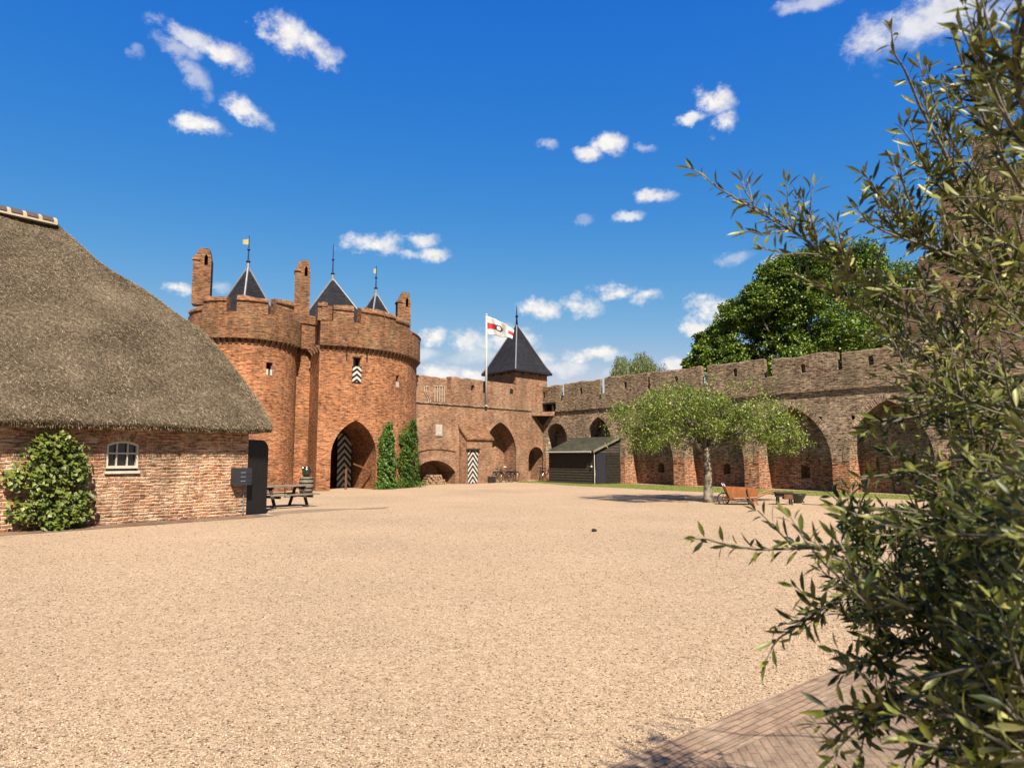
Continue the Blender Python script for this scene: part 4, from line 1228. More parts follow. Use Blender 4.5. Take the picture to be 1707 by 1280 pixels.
b1 = bike_at(853, -.45, 'black bicycle at the right end of the row in the pointed arch', .12)
b2 = bike_at(842, -.85, 'black bicycle in the middle of the row before the pointed arch', 2.9, -.06)
b3 = bike_at(829, -.5, 'black bicycle next to the dark crate at the pointed arch', .3)
b4 = bike_at(899, -.8, 'black bicycle before the striped door in the low corner arch', .7)
b5 = bike_at(909, -1.1, 'black bicycle leaning beside the corner of the dark shed', .2)
cpz = BL.p(BL.s(817, 800, -.7), -.7)
q = thing('crate', 'dark wooden crate on the ground left of the bicycles', 'crate', cpz, bang)
m = MB(); m.box(O, X, Y, (-.3, .3), (-.2, .2), (0, .42)); m.build('body', MAT['darkwood'], q)
m = MB()
for zz in (.05, .2, .34): m.box(O, X, Y, (-.32, .32), (-.225, -.2), (zz, zz + .07))
m.build('slats', MAT['darkwood'], q)

# ------------------------------------------------------------------ wheelbarrow and the things beside it
wb0 = gnd(1236, 841); wz = 25.3
wb = thing('wheelbarrow', 'old orange varnished wooden wheelbarrow with a spoked wheel by the tree', 'wheelbarrow', (wb0.x, wb0.y, 0), -.12)
sc = 25.2 / F
def wp(px, py, y=0): return Vector(((px - 1236) * sc, y, (841 - py) * sc))


for y, nm in ((-.26, 'side_board'), (.24, 'side_board')):
    m = MB(); m.prism([(wp(1216, 0).x, wp(0, 829.5).z), (wp(1259, 0).x, wp(0, 826.5).z), (wp(1262, 0).x, wp(0, 813.5).z), (wp(1208, 0).x, wp(0, 810.5).z)], O, X, Z, Y, y, y + .025)
    m.build(nm, MAT['orange'], wb)
m = MB(); m.bar(wp(1208, 810.5, 0), wp(1216, 829.5, 0), .50, .03); m.build('front_board', MAT['orange'], wb)
m = MB(); m.bar(wp(1215, 829.5, 0), wp(1260, 826.5, 0), .5, .025); m.build('floor', MAT['orange'], wb)
m = MB(); m.bar(wp(1262, 813, 0), wp(1259, 826.5, 0), .48, .025); m.build('tail_board', MAT['darkwood'], wb)
for y in (-.3, .28):
    m = MB(); m.tube([wp(1207, 832, y * .35), wp(1222, 830.5, y), wp(1258, 828.5, y), wp(1275, 821, y * 1.05), wp(1291, 816.5, y * 1.1)], [.028, .034, .034, .028, .022], 6); m.build('handle', MAT['orange'], wb)
    m = MB(); m.bar(wp(1247, 829, y), wp(1251, 841, y), .05, .05); m.bar(wp(1253, 828, y), wp(1260, 841, y), .045, .045); m.build('leg', MAT['orange'], wb)
    m = MB(); m.bar(wp(1243, 813, y + (-.02 if y < 0 else .02)), wp(1246, 829, y + (-.02 if y < 0 else .02)), .04, .03); m.build('brace', MAT['rust'], wb)
for y in (-.2, .2):
    m = MB(); m.bar(wp(1209.5, 812, y), wp(1206.5, 806, y), .04, .035); m.build('peg', MAT['white'], wb)
wc = wp(1207, 831.5, 0); rw_ = 9.3 * sc
m = MB(); m.tube([wc + Vector((rw_ * math.cos(2 * math.pi * i / 24), 0, rw_ * math.sin(2 * math.pi * i / 24))) for i in range(25)], .024, 6, cap=False); wh = m.build('wheel', MAT['darkwood'], wb)
m = MB()
for i in range(8): m.tube([wc, wc + Vector((rw_ * math.cos(math.pi * i / 4), 0, rw_ * math.sin(math.pi * i / 4)))], .013, 5)
m.tube([wc - Y * .12, wc + Y * .12], .04, 10); m.build('spokes', MAT['wood'], wh)

ts0 = gnd(1306, 841); st_ = thing('stool', 'low rusty brown wooden bench right of the orange wheelbarrow', 'stool', ts0, -.15)
m = MB(); m.box(O, X, Y, (-.28, .32), (-.2, .2), (.40, .45)); m.build('seat', MAT['darkwood'], st_)
m = MB(); m.box(O, X, Y, (.0, .29), (-.18, .18), (.20, .40)); m.build('drawer', MAT['rust'], st_)
m = MB(); m.box(O, X, Y, (-.26, 0), (-.15, .15), (.28, .40)); m.build('drawer', MAT['darkwood'], st_)
for a in (-.2, .26):
    for b in (-.16, .16):
        m = MB(); m.bar((a, b, 0), (a * .92, b * .9, .40), .045, .045); m.build('leg', MAT['darkwood'], st_)
m = MB(); m.tube([(-.28, -.1, .42), (-.4, -.1, .36)], .02, 6); m.build('handle', MAT['darkwood'], st_)
pb0 = gnd(1331, 838.5); pb = thing('planter', 'dark round iron planter standing right of the rusty bench', 'planter', pb0)
m = MB(); m.lathe((0, 0, 0), [(.1, 0), (.14, .03), (.2, .16), (.27, .28), (.29, .33), (.27, .34), (.24, .28)], 18); m.build('bowl', MAT['pot'], pb, smooth=True)
m = MB()
for t in (0, 2.1, 4.2): m.tube([(.15 * math.cos(t), .15 * math.sin(t), .1), (.22 * math.cos(t), .22 * math.sin(t), 0)], .02, 6)
m.build('feet', MAT['iron'], pb)
m = MB(); pts = [gnd(x, y) + Z * .012 for x, y in ((1337, 840.5), (1372, 842), (1410, 845), (1450, 846), (1490, 848.5), (1530, 850), (1600, 853), (1700, 858))]
m.tube(pts, .013, 6); tag(m.build('cable', MAT['rubber']), 'thin dark cable lying across the gravel from the planter', 'cable')
# a dark stone lying on the gravel
m = MB(); g0 = gnd(990, 886)
m.lathe((0, 0, 0), [(.035, 0), (.06, .02), (.055, .05), (.03, .07)], 8); m.v = [(x * RR.uniform(.8, 1.3), y * RR.uniform(.8, 1.2), z) for x, y, z in m.v]
tag(m.build('stone', MAT['darkwood'], loc=g0), 'small dark stone alone on the pale gravel', 'stone')
# ------------------------------------------------------------------ pebbles near the camera
def pebbles():
    N = 330000
    y = 2.2 + 27 * NR.random(N) ** 2.6; x = (NR.random(N) * 2 - 1) * (y * .78 + .4)
    q = (x - e0.x) * pn.x + (y - e0.y) * pn.y
    keep = (q < .02 * np.sin(x * 9) + .015 * np.sin(y * 23)) | ((q < bw_ + .6) & (NR.random(N) < .22 * np.exp(-q.clip(0, 9) / .10) + .008))
    dist = (x + 7.83) * FL.N.x + (y - 20.75) * FL.N.y
    keep &= dist < -1.0
    keep &= NR.random(N) < 1.0 - ((y - 5) / 22).clip(0, 1) ** .8
    x = x[keep]; y = y[keep]; n = len(x)
    r = NR.uniform(.0034, .0076, n) * (1 + .05 * y)
    a = NR.uniform(0, 6.28, n)
    V = np.zeros((n, 6, 3)); el = NR.uniform(.6, 1.0, n)
    for k in range(4):
        t = a + k * math.pi / 2 + NR.uniform(-.3, .3, n); rr = r * NR.uniform(.8, 1.25, n)
        V[:, k, 0] = x + rr * np.cos(t) * (1 if k % 2 else 1.25); V[:, k, 1] = y + rr * np.sin(t); V[:, k, 2] = r * NR.uniform(.15, .5, n)
    V[:, 4, 0] = x + r * NR.uniform(-.4, .4, n); V[:, 4, 1] = y + r * NR.uniform(-.4, .4, n); V[:, 4, 2] = r * NR.uniform(.75, 1.15, n) * el
    V[:, 5, 0] = x; V[:, 5, 1] = y; V[:, 5, 2] = -r * .4
    FC = [(0, 1, 4), (1, 2, 4), (2, 3, 4), (3, 0, 4), (1, 0, 5), (2, 1, 5), (3, 2, 5), (0, 3, 5)]
    o = fast_mesh('gravel_stones', V.reshape(-1, 3), FC, 6, n, MAT['pebble'], None)
    tag(o, kind='stuff')


pebbles()


# ------------------------------------------------------------------ grass blades on the turf strip
def in_poly(x, y, P):
    c = False; n = len(P)
    for i in range(n):
        a, b = P[i], P[i - 1]
        if (a[1] > y) != (b[1] > y) and x < (b[0] - a[0]) * (y - a[1]) / (b[1] - a[1]) + a[0]: c = not c
    return c


L = Leaves(); k = 0
while k < 26000:
    s = RR.uniform(.5, 30); d = -RR.uniform(0, 8); p = RL.p(s, d)
    if not in_poly(p.x, p.y, turf_poly): 
        if RR.random() > .0: continue
    L.add(p, Vector((RR.gauss(0, .4), RR.gauss(0, .4), 1)), rvec(), RR.uniform(.035, .085), .014); k += 1
tag(L.build('grass', MAT['grass'], None, 'tri'), kind='stuff')


# ------------------------------------------------------------------ trees
def clump(L, c, r, n, ll, lw, up=.35, flat=1.0, droop=0.0):
    for i in range(n):
        v = rvec() * r * RR.random() ** .5; v.z *= flat
        d = (rvec() + v.normalized() * .6 + Vector((0, 0, -droop))).normalized()
        nn = (rvec() + Vector((0, 0, up * 2.2))).normalized()
        L.add(c + v, d, nn, RR.uniform(.7, 1.25) * ll, RR.uniform(.8, 1.2) * lw)


def limb(m, a, b, r0, r1, wig=.06, n=6):
    pts = []; d = (b - a).length
    for i in range(n + 1):
        t = i / n; p = a.lerp(b, t)
        if 0 < i < n: p = p + rvec() * d * wig * math.sin(math.pi * t)
        pts.append(p)
    m.tube(pts, [r0 + (r1 - r0) * i / n for i in range(n + 1)], 7); return pts


# orchard tree in the court
tb = gnd(1181.5, 837); ot = thing('orchard_tree', 'broad flat-crowned tree with a pale spotted trunk beside the orange wheelbarrow', 'tree', tb)
m = MB(); TOP = Vector((-.05, .1, 2.15))
m.tube([(0, 0, -.05), (.0, 0, .15), (-.01, .02, .6), (.02, .02, 1.2), (-.03, .06, 1.8), TOP], [.27, .2, .16, .14, .125, .12], 12)
ends = []
sc = tb.y / F
def op(px, py, y): return Vector(((px - 1181.5) * sc, y, (837 - py) * sc))


for px, py, y in ((1050, 712, -.3), (1085, 690, .9), (1110, 668, -.9), (1150, 660, .8), (1185, 650, -.3), (1225, 662, .9), (1262, 680, -.8), (1300, 700, .4), (1335, 712, -.2), (1120, 725, -1.3), (1240, 722, 1.3), (1200, 690, 1.9), (1160, 690, -1.9), (1290, 715, -1.2)):
    e = op(px, py, y); pts = limb(m, TOP + Vector((0, 0, RR.uniform(-.4, .1))), e, .085, .02, .07); ends.append((pts, e))
for pts, e in list(ends):
    for i in range(4):
        t = RR.uniform(.35, .95); p = pts[int(t * 6)]; q = p + Vector((RR.uniform(-.8, .8), RR.uniform(-.7, .7), RR.uniform(-.15, .6))); limb(m, p, q, .02, .006, .1, 3)
m.build('trunk', MAT['bark'], ot, smooth=True)
m = MB()
L = Leaves()
for i in range(520):
    # an umbrella: thin at the rim, hollow underneath, ragged
    a = RR.uniform(0, 2 * math.pi); q = RR.random() ** .55 * RR.choice((1, 1, 1, 1.06)); ex = 3.38 * q * math.cos(a); ey = 2.5 * q * math.sin(a)
    top = 4.15 - 1.15 * (abs(ex + .1) / 3.6) ** 2.2 - .3 * (ey / 2.5) ** 2 + RR.gauss(0, .16)
    top -= .10 * ex + .12 * math.sin(ex * 1.7 + .6)
    bot = 2.1 + .25 * RR.random() - .12 * (abs(ex) / 3.6)
    z = bot + (top - bot) * (RR.random() ** .75)
    lump = math.sin(ex * 2.9 + 1 + z) * math.sin(ey * 2.6 + ex) * 1.2 + .6 * math.sin(ex * 4.3 + z * 3)
    if lump < -.35 and RR.random() < .85: continue
    z += .16 * math.sin(ex * 3.3) + .10 * math.sin(ex * 7.1 + ey * 3)
    clump(L, Vector((ex, ey, z)), RR.uniform(.25, .45), RR.randint(60, 95), .10, .052, .45, .75)
for i in range(150):                            # loose sprays sticking out of the top and the rim
    a = RR.uniform(0, 2 * math.pi); q = RR.uniform(.6, 1.08); ex = 3.6 * q * math.cos(a); ey = 2.5 * q * math.sin(a)
    z = 4.1 - 1.2 * (abs(ex) / 3.6) ** 2.2 + RR.uniform(-.1, .45) if RR.random() < .6 else RR.uniform(1.85, 2.9)
    clump(L, Vector((ex, ey, z)), .22, 20, .095, .048, .4, 1.1)
L.build('crown', MAT['orchard'], ot)

# tall dark tree beyond the right wall
bt = Vector((24.0, 56, 0)); tr = thing('tree', 'tall dark green broadleaf tree rising beyond the right curtain wall', 'tree', bt)
m = MB(); m.tube([(0, 0, 0), (.1, 0, 3), (0, .2, 7), (.2, 0, 12)], [.6, .5, .42, .2], 10)
L = Leaves()
for px, py, r in ((1168, 598, 22), (1178, 575, 24), (1205, 560, 30), (1228, 528, 32), (1215, 590, 34), (1262, 500, 30), (1290, 462, 32), (1272, 540, 40), (1325, 440, 24), (1330, 500, 48), (1350, 445, 34), (1320, 570, 48), (1385, 430, 26), (1392, 480, 46), (1400, 555, 55),
                  (1440, 440, 40), (1450, 510, 50), (1490, 560, 50), (1500, 480, 50), (1255, 598, 34), (1370, 605, 40), (1148, 608, 12), (1440, 600, 45), (1500, 600, 45), (1560, 590, 50), (1330, 610, 40), (1195, 628, 22), (1250, 632, 30), (1300, 635, 36), (1370, 632, 45), (1440, 635, 50)):
    Yd = 56 + RR.uniform(-3.5, 3.5); c = at(px, py, Yd) - bt; rr = r * Yd / F
    limb(m, Vector((RR.uniform(-.2, .2), 0, RR.uniform(3.5, 8))), c, .16, .04, .08, 4)
    for i in range(int(30 * rr)): clump(L, c + rvec() * rr * RR.uniform(.1, .7), rr * .3, 26, .3, .22, .5, .7)
    for i in range(int(52 * rr)):
        v = rvec(); v.y *= 1.1; pc_ = c + v * rr * RR.uniform(.6, 1.0)
        clump(L, pc_, rr * .24, 46, .21, .15, .5, .6)
L.build('crown', MAT['lime'], tr); m.build('trunk', MAT['bark'], tr)

# willow far behind
wt = Vector((rx(1062, 620) * 75, 75, 0)); tr = thing('willow_tree', 'small yellow-green willow showing above the battlements left of the dark tree', 'tree', wt)
m = MB(); m.tube([(0, 0, 0), (.2, 0, 5), (0, 0, 8.6)], [.5, .4, .3], 8); L = Leaves()
for i in range(230):
    a = RR.uniform(0, 6.28); q = RR.random() ** .5; ex = 3.0 * q * math.cos(a); ey = 3.0 * q * math.sin(a)
    zt_ = 12.7 - 1.5 * (q ** 2) + RR.gauss(0, .25) + .5 * math.sin(ex * 2.4); ln1 = RR.uniform(1.4, 3.6)
    for j in range(int(ln1 * 15)):
        t = j / (ln1 * 15); p = Vector((ex + RR.gauss(0, .1) + .25 * t * math.cos(a), ey + RR.gauss(0, .1), zt_ - ln1 * t))
        L.add(p, Vector((RR.gauss(0, .4), RR.gauss(0, .4), -1)), rvec(), RR.uniform(.2, .36), .07)
for i in range(10): limb(m, Vector((0, 0, 7.5)), Vector((RR.uniform(-2.4, 2.4), RR.uniform(-2, 2), RR.uniform(10.5, 12))), .12, .03)
L.build('crown', MAT['willow'], wt and tr); m.build('trunk', MAT['bark'], tr)

# ivy on the gatehouse
for (label, pl, w0, w1, ht) in (('narrow clipped ivy column next to the gate arch on the gatehouse', 642, 14, 7.5, 702), ('wider ivy column at the outer right edge of the gatehouse', 679, 18, 9, 697)):
    pp, tg, nr, z = on_tower(CT, RT, pl, 770); zt_ = H + mz(ht) * (pp.y)
    iv = thing('ivy', label, 'ivy', (pp.x, pp.y, 0), 0, 'clipped ivy columns'); L = Leaves(); a0_ = math.atan2(nr.y, nr.x)
    pw = pp.y / F
    m = MB()
    for i in range(5):
        t = (i - 2) * .06; m.tube([tg * (t * 2) + nr * .06, tg * (t * 3 + .05) + nr * .1 + Z * 1.2, tg * (t * 2) + nr * .08 + Z * 2.4], [.03, .022, .012], 6)
    m.build('stem', MAT['bark'], iv)
    for i in range(5200):
        h = RR.random() ** .9; zz = h * zt_; ww = (w0 + (w1 - w0) * h ** 1.6) * pw * (1 + .1 * math.sin(zz * 5 + pl)) * 1.02
        u = RR.uniform(-1, 1); hm = .93 + .09 * math.sin(u * 3.1 + pl) + .05 * math.sin(u * 9 + 1)
        if h > hm - .06 and RR.random() < (h - hm + .06) * 9: continue
        if RR.random() < .03: u *= 1.25
        if math.sin(zz * 4.7 + u * 3.3 + pl) * math.sin(zz * 2.9 - u * 4.1) < -.62 and RR.random() < .6: continue
        th = .42 * math.sqrt(max(0, 1 - u * u)) * (1 - .3 * h) + .05
        a = ang(CT, RT, min(pl + u * ww / pw, 696.5), 760)[0] + (max(0, pl + u * ww / pw - 696.5) * pw * .5 / RT)
        base = Vector((CT[0] + RT * math.cos(a), CT[1] + RT * math.sin(a), 0)) - Vector((pp.x, pp.y, 0)); n2 = Vector((math.cos(a), math.sin(a), 0))
        d = RR.random() ** .35 * th * (.72 + .2 * math.sin(zz * 7.3 + 2 * math.sin(u * 5 + zz)) + .15 * math.sin(zz * 17 + u * 11 * math.sin(zz * 2)))
        L.add(base + n2 * (d + .02) + Z * zz, (n2 * .5 + Vector((0, 0, -1)) + rvec() * .6), (n2 + rvec() * .45 + Z * .3), RR.uniform(.08, .13), RR.uniform(.08, .12))
    L.build('foliage', MAT['ivy'], iv)
# low plants at the foot of the gatehouse
for px, lab in ((632, 'small leafy plant at the foot of the left ivy column'), (700, 'small reddish plant at the foot of the right ivy column')):
    p = gnd(px, 812); L = Leaves(); q = thing('plant', lab, 'plant', p)
    for i in range(160): v = Vector((RR.gauss(0, .2), RR.gauss(0, .12), RR.random() * .28)); L.add(v, rvec() + Z * .7, rvec() + Z, .11, .05)
    L.build('foliage', MAT['ivy'], q)

# climber against the farmhouse
s0, s1 = FL.s(14, 840), FL.s(146, 840); bm_ = (s0 + s1) / 2; hw = (s1 - s0) / 2
bu = thing('climber_bush', 'big leafy green climber growing up the farmhouse wall left of the window', 'bush', FL.p(bm_))
zt_ = FL.z(70, 722, -.3); L = Leaves(); m = MB()
for i in range(9):
    a = RR.uniform(-.5, .5) * hw; limb(m, FL.p(bm_ + a * .4, -.15) - bu.location, FL.p(bm_ + a * 1.4, -.25, zt_ * RR.uniform(.6, .95)) - bu.location, .025, .008, .1)
m.build('stem', MAT['bark'], bu)
for i in range(190):
    h = RR.random(); zz = .06 + h * (zt_ - .12)
    wv = hw * ((.82 + .2 * math.sin(h * 3.0)) if h < .62 else max(.38, 1.0 - (h - .62) * 1.65))
    u = RR.uniform(-1, 1); dd = -.1 - .55 * math.sqrt(max(0, 1 - u * u)) * (1 - .45 * h) * RR.random() ** .5
    if math.sin(u * 5.3 + zz * 3.1) * math.sin(zz * 6.1 - u * 2.2) < -.45 and RR.random() < .8: continue
    if RR.random() < .12: u *= 1.18; zz += .08
    c = FL.p(bm_ - .04 * hw + u * wv * .94, dd, zz) - bu.location
    for j in range(RR.randint(11, 17)):
        v = rvec() * .17; q = c + v
        if (q + bu.location - FL.P).dot(FL.N) > -.03 or q.z < .02: continue
        L.add(q, -FL.N * .7 + Vector((0, 0, -.7)) + rvec() * .7, -FL.N * .8 + Z * .9 + rvec() * .6, RR.uniform(.085, .15), RR.uniform(.08, .13))
L.build('foliage', MAT['bush'], bu)

# ------------------------------------------------------------------ the olive in the foreground
OB = Vector((3.1, 2.1, 0)); ol = thing('olive_tree', 'large olive tree with slender grey-green leaves filling the right foreground', 'tree', OB)
wood = MB(); L = Leaves()
TR = [Vector((0, 0, -.02)), Vector((.03, .02, .5)), Vector((-.02, .03, 1.1)), Vector((.04, 0, 1.8)), Vector((0, .02, 2.7)), Vector((.02, 0, 3.4))]
wood.tube([q for q in TR], [.10, .08, .07, .055, .035, .015], 10)


def trunk_at(z):
    for a, b in zip(TR, TR[1:]):
        if z <= b.z: return a.lerp(b, (z - a.z) / (b.z - a.z))
    return TR[-1]


def leaf_pair(p, d, roll, ll, k=2, ang_=48):
    a = d.cross(Z)
    if a.length < .05: a = d.cross(Vector((1, 0, 0)))
    a.normalize(); b = d.cross(a)
    for j in range(k):
        t = roll + math.pi * j + RR.gauss(0, .25); o_ = a * math.cos(t) + b * math.sin(t)
        th = R(ang_ + RR.gauss(0, 14)); ld = d * math.cos(th) + o_ * math.sin(th) + Z * RR.uniform(-.05, .22)
        L.add(p + o_ * .004, ld, (d * .6 - o_ * .5 + rvec() * .55), ll * RR.uniform(.55, 1.2), ll * RR.uniform(.18, .27))


def twig(pts, r0, r1, ll, gap=.024, skip=.0, ang_=48):
    """a leafy shoot; pts run from its base to its tip"""
    wood.tube(pts, [r0 + (r1 - r0) * i / (len(pts) - 1) for i in range(len(pts))], 5)
    roll = RR.uniform(0, 3); tot = sum((b - a).length for a, b in zip(pts, pts[1:])); s = skip * tot; acc_ = 0
    for a, b in zip(pts, pts[1:]):
        d = (b - a); l = d.length; d = d.normalized()
        while s <= acc_ + l:
            if RR.random() < .93: leaf_pair(a + d * (s - acc_), d, roll, ll * (1 - .25 * s / tot), 2, ang_)
            roll += math.pi / 2 + RR.gauss(0, .25); s += gap * RR.uniform(.75, 1.3)
        acc_ += l
    for j in range(3): leaf_pair(pts[-1], (pts[-1] - pts[-2]).normalized(), RR.uniform(0, 3), ll * .75, 1, 18)


def side(base, d, ln0, ll, n=4):
    pts = [base]; q = d.normalized()
    for i in range(n):
        q = (q + rvec() * .2 + Z * .05).normalized(); pts.append(pts[-1] + q * ln0 / n)
    twig(pts, .0028, .0012, ll)


def branch(px, Yt, Yb, ll, r=.008, shoots=6, sl=.16, to_trunk=True, updir=.5, gap=.024):
    n = len(px); pts = []
    for i, (x, y) in enumerate(px):                                   # given from tip to base
        pts.append(at(x, y, Yt + (Yb - Yt) * i / (n - 1)) - OB)
    pts.reverse()
    if to_trunk:
        b = pts[0]; a = trunk_at(max(.35, b.z - .25 * (b - Vector((0, 0, b.z))).length))
        wood.tube([a, a.lerp(b, .5) + rvec() * .03, b], [r * 1.8, r * 1.4, r], 6)
    # smooth the polyline a little
    sm_ = [pts[0]]
    for a, b in zip(pts, pts[1:]):
        sm_ += [a.lerp(b, .5) + rvec() * .004, b]
    twig(sm_, r * .8, .0014, ll, gap, .05)
    for k in range(shoots):
        i = RR.randint(0, max(1, int((len(sm_) - 2) * .72))); b = sm_[i]; d = (sm_[i + 1] - b).normalized()
        side(b, d * .8 + rvec() * .5 + Z * updir * RR.uniform(.2, 1.4), sl * RR.uniform(.6, 1.3), ll * .95)


LL = .055
branch([(1152, 280), (1195, 312), (1250, 345), (1310, 378), (1365, 420), (1420, 460), (1500, 510), (1600, 580), (1690, 650)], 1.75, 1.95, LL, .008, 13, .13, updir=.9)
branch([(1238, 302), (1246, 325), (1258, 352)], 1.78, 1.8, LL, .003, 1, .06, False)
branch([(1312, 305), (1312, 340), (1322, 385)], 1.78, 1.82, LL, .003, 1, .06, False)
branch([(1355, 312), (1350, 355), (1362, 410)], 1.78, 1.84, LL, .003, 2, .07, False)
branch([(1240, 386), (1270, 392), (1308, 385)], 1.72, 1.8, LL * .9, .003, 0, .05, False)
branch([(1272, 415), (1310, 424), (1370, 425)], 1.74, 1.84, LL * .9, .003, 0, .05, False)
branch([(1388, 385), (1400, 420), (1430, 465)], 1.8, 1.88, LL, .003, 2, .08, False)
branch([(1322, 455), (1360, 475), (1420, 505), (1480, 545), (1560, 610), (1670, 700)], 1.7, 1.9, LL, .007, 9, .13, updir=.6)
branch([(1486, 48), (1492, 92), (1518, 140), (1548, 205), (1590, 290), (1640, 370), (1695, 450)], 1.5, 1.8, LL, .008, 12, .14, updir=.6)
branch([(1502, 212), (1530, 258), (1562, 305), (1605, 355), (1670, 430)], 1.55, 1.85, LL, .006, 8, .12)
branch([(1545, 110), (1560, 180), (1600, 260), (1660, 340)], 1.6, 1.85, LL, .006, 7, .13)
branch([(1440, 288), (1462, 322), (1508, 372), (1568, 425), (1650, 490)], 1.5, 1.85, LL, .006, 10, .12, updir=.8)
branch([(1426, 345), (1448, 372), (1500, 396), (1590, 428), (1690, 480)], 1.5, 1.85, LL, .006, 8, .12, updir=.7)
branch([(1500, 275), (1510, 320), (1540, 390), (1590, 440)], 1.55, 1.8, LL, .005, 7, .12)
branch([(1622, -30), (1632, 55), (1652, 135), (1682, 205), (1730, 290)], 1.05, 1.25, LL * 1.05, .007, 8, .12)
branch([(1700, -20), (1690, 70), (1700, 160), (1740, 260)], .95, 1.15, LL * 1.1, .007, 8, .13)
branch([(1590, 60), (1610, 130), (1650, 220), (1700, 310)], 1.25, 1.5, LL, .006, 7, .13)
branch([(1440, 722), (1478, 706), (1540, 690), (1610, 690), (1690, 700)], 1.6, 1.85, LL, .005, 6, .11)
branch([(1432, 800), (1470, 792), (1530, 790), (1610, 800), (1690, 810)], 1.55, 1.8, LL, .005, 6, .12)
branch([(1158, 898), (1200, 905), (1262, 916), (1330, 914), (1400, 910), (1480, 903), (1580, 890), (1690, 870)], 1.45, 1.8, LL, .007, 9, .11, updir=.4, gap=.026)
branch([(1395, 842), (1410, 868), (1450, 890), (1530, 900)], 1.5, 1.7, LL, .004, 6, .11, False)
branch([(1278, 1098), (1300, 1062), (1340, 1030), (1390, 1000), (1460, 968), (1560, 930), (1690, 900)], 1.35, 1.75, LL, .006, 9, .12, updir=.1, gap=.027)
branch([(1392, 1085), (1440, 1108), (1485, 1092), (1560, 1050), (1680, 990)], 1.3, 1.7, LL, .006, 9, .12, updir=.2)
branch([(1392, 1268), (1410, 1232), (1450, 1190), (1505, 1160), (1590, 1125), (1700, 1080)], 1.2, 1.6, LL, .005, 8, .11, updir=.1, gap=.03)
branch([(1375, 1182), (1440, 1180), (1510, 1165), (1600, 1120), (1700, 1060)], 1.2, 1.6, LL, .005, 6, .11, updir=.1, gap=.03)
branch([(1490, 1300), (1530, 1240), (1600, 1190), (1710, 1130)], 1.1, 1.4, LL, .005, 8, .12, updir=.1)
branch([(1600, 1310), (1640, 1250), (1720, 1180)], 1.0, 1.2, LL * 1.05, .005, 8, .12)


def fill(poly, n, y0, y1, ln0=.2, left=.7):
    xs = [q[0] for q in poly]; ys = [q[1] for q in poly]; k = 0
    while k < n:
        x, y = RR.uniform(min(xs), max(xs)), RR.uniform(min(ys), max(ys))
        if not in_poly(x, y, poly): continue
        p = at(x, y, RR.uniform(y0, y1)) - OB
        d = Vector((-left * RR.uniform(.2, 1.3), RR.gauss(0, .5), RR.uniform(-.25, .8)))
        side(p - d.normalized() * ln0 * .5, d, ln0 * RR.uniform(.6, 1.3), LL * RR.uniform(.85, 1.1)); k += 1
    # a few bare woody branches running through
    for i in range(max(2, n // 14)):
        x, y = RR.uniform(min(xs), max(xs)), RR.uniform(min(ys), max(ys)); a = at(x, y, RR.uniform(y0, y1)) - OB
        limb(wood, trunk_at(max(.4, a.z - .5)), a, .010, .003, .05, 6)


fill([(1640, 100), (1600, 250), (1570, 420), (1720, 520), (1740, 120)], 46, 1.5, 2.3)
fill([(1440, 440), (1420, 500), (1490, 600), (1570, 700), (1730, 720), (1730, 480), (1570, 450)], 74, 1.5, 2.4)
fill([(1540, 660), (1570, 760), (1540, 840), (1730, 860), (1730, 660)], 60, 1.45, 2.3)
fill([(1440, 870), (1390, 960), (1430, 1050), (1560, 1070), (1740, 1060), (1740, 820), (1540, 840)], 130, 1.3, 2.1, .16)
fill([(1570, 850), (1530, 1000), (1610, 1110), (1760, 1120), (1760, 800)], 100, 1.2, 1.9, .16)
fill([(1600, 1060), (1560, 1130), (1610, 1290), (1740, 1300), (1740, 1020)], 65, 1.05, 1.6, .15)
fill([(1670, 800), (1660, 1200), (1760, 1250), (1760, 760)], 55, .95, 1.3, .14)
# boughs overhead, just outside the picture on the sunny side: they keep the lower branches in shade
k = 0
while k < 120:
    w_ = Vector((1.0 + RR.gauss(0, .38), -.1 + RR.gauss(0, .38), 2.75 + RR.gauss(0, .28)))
    if w_.x < .80 * max(w_.y, 0) + .45 or w_.z < 2.0 or w_.z > 3.4: continue
    side(w_ - OB, rvec() + Vector((-.3, 0, .2)), .26, LL * 1.1, 3); k += 1
for q in ((.7, -.2, 2.7), (1.2, .1, 2.9), (.9, -.5, 2.5), (1.4, .3, 2.6)): limb(wood, trunk_at(2.0), Vector(q) - OB, .018, .005, .05)
# the rest of the crown, to the right of the viewer and out of the picture; it shades the lower branches
k = 0
while k < 620:
    w_ = Vector((RR.uniform(.55, 3.9), RR.uniform(-1.7, 2.6), RR.uniform(.5, 3.6)))
    if ((w_.x - 2.5) / 1.7) ** 2 + ((w_.y - .3) / 2.1) ** 2 + ((w_.z - 2.0) / 1.9) ** 2 > 1: continue
    if w_.x < .80 * max(w_.y, 0) + .45 + (.25 if w_.y > -.3 else 0): continue
    t = w_.z; gx_, gy_ = w_.x - .28 * t, w_.y + .96 * t   # where its shadow falls
    if gy_ > 3.5 and gx_ < .66 * gy_ - .1: continue
    side(w_ - OB, rvec() + Vector((-.2, 0, .4)), .26, LL, 3); k += 1
for i in range(18):                           # a spray high on the left of it, whose shadow lies on the edge of the path
    side(Vector((1.42 + RR.uniform(-.2, .2), 1.46 + RR.uniform(-.12, .12), 2.9 + RR.uniform(-.1, .12))) - OB, rvec() + Vector((-.4, 0, 0)), .2, LL, 3)
for i in range(22):
    a = RR.uniform(0, 6.28); e = Vector((2.6 + 1.1 * math.cos(a), .2 + 1.5 * math.sin(a), RR.uniform(1.2, 3.0)))
    if e.x < .8 * max(e.y, 0) + .75: continue
    limb(wood, trunk_at(RR.uniform(.8, 2.4)), e - OB, .012, .004, .06)
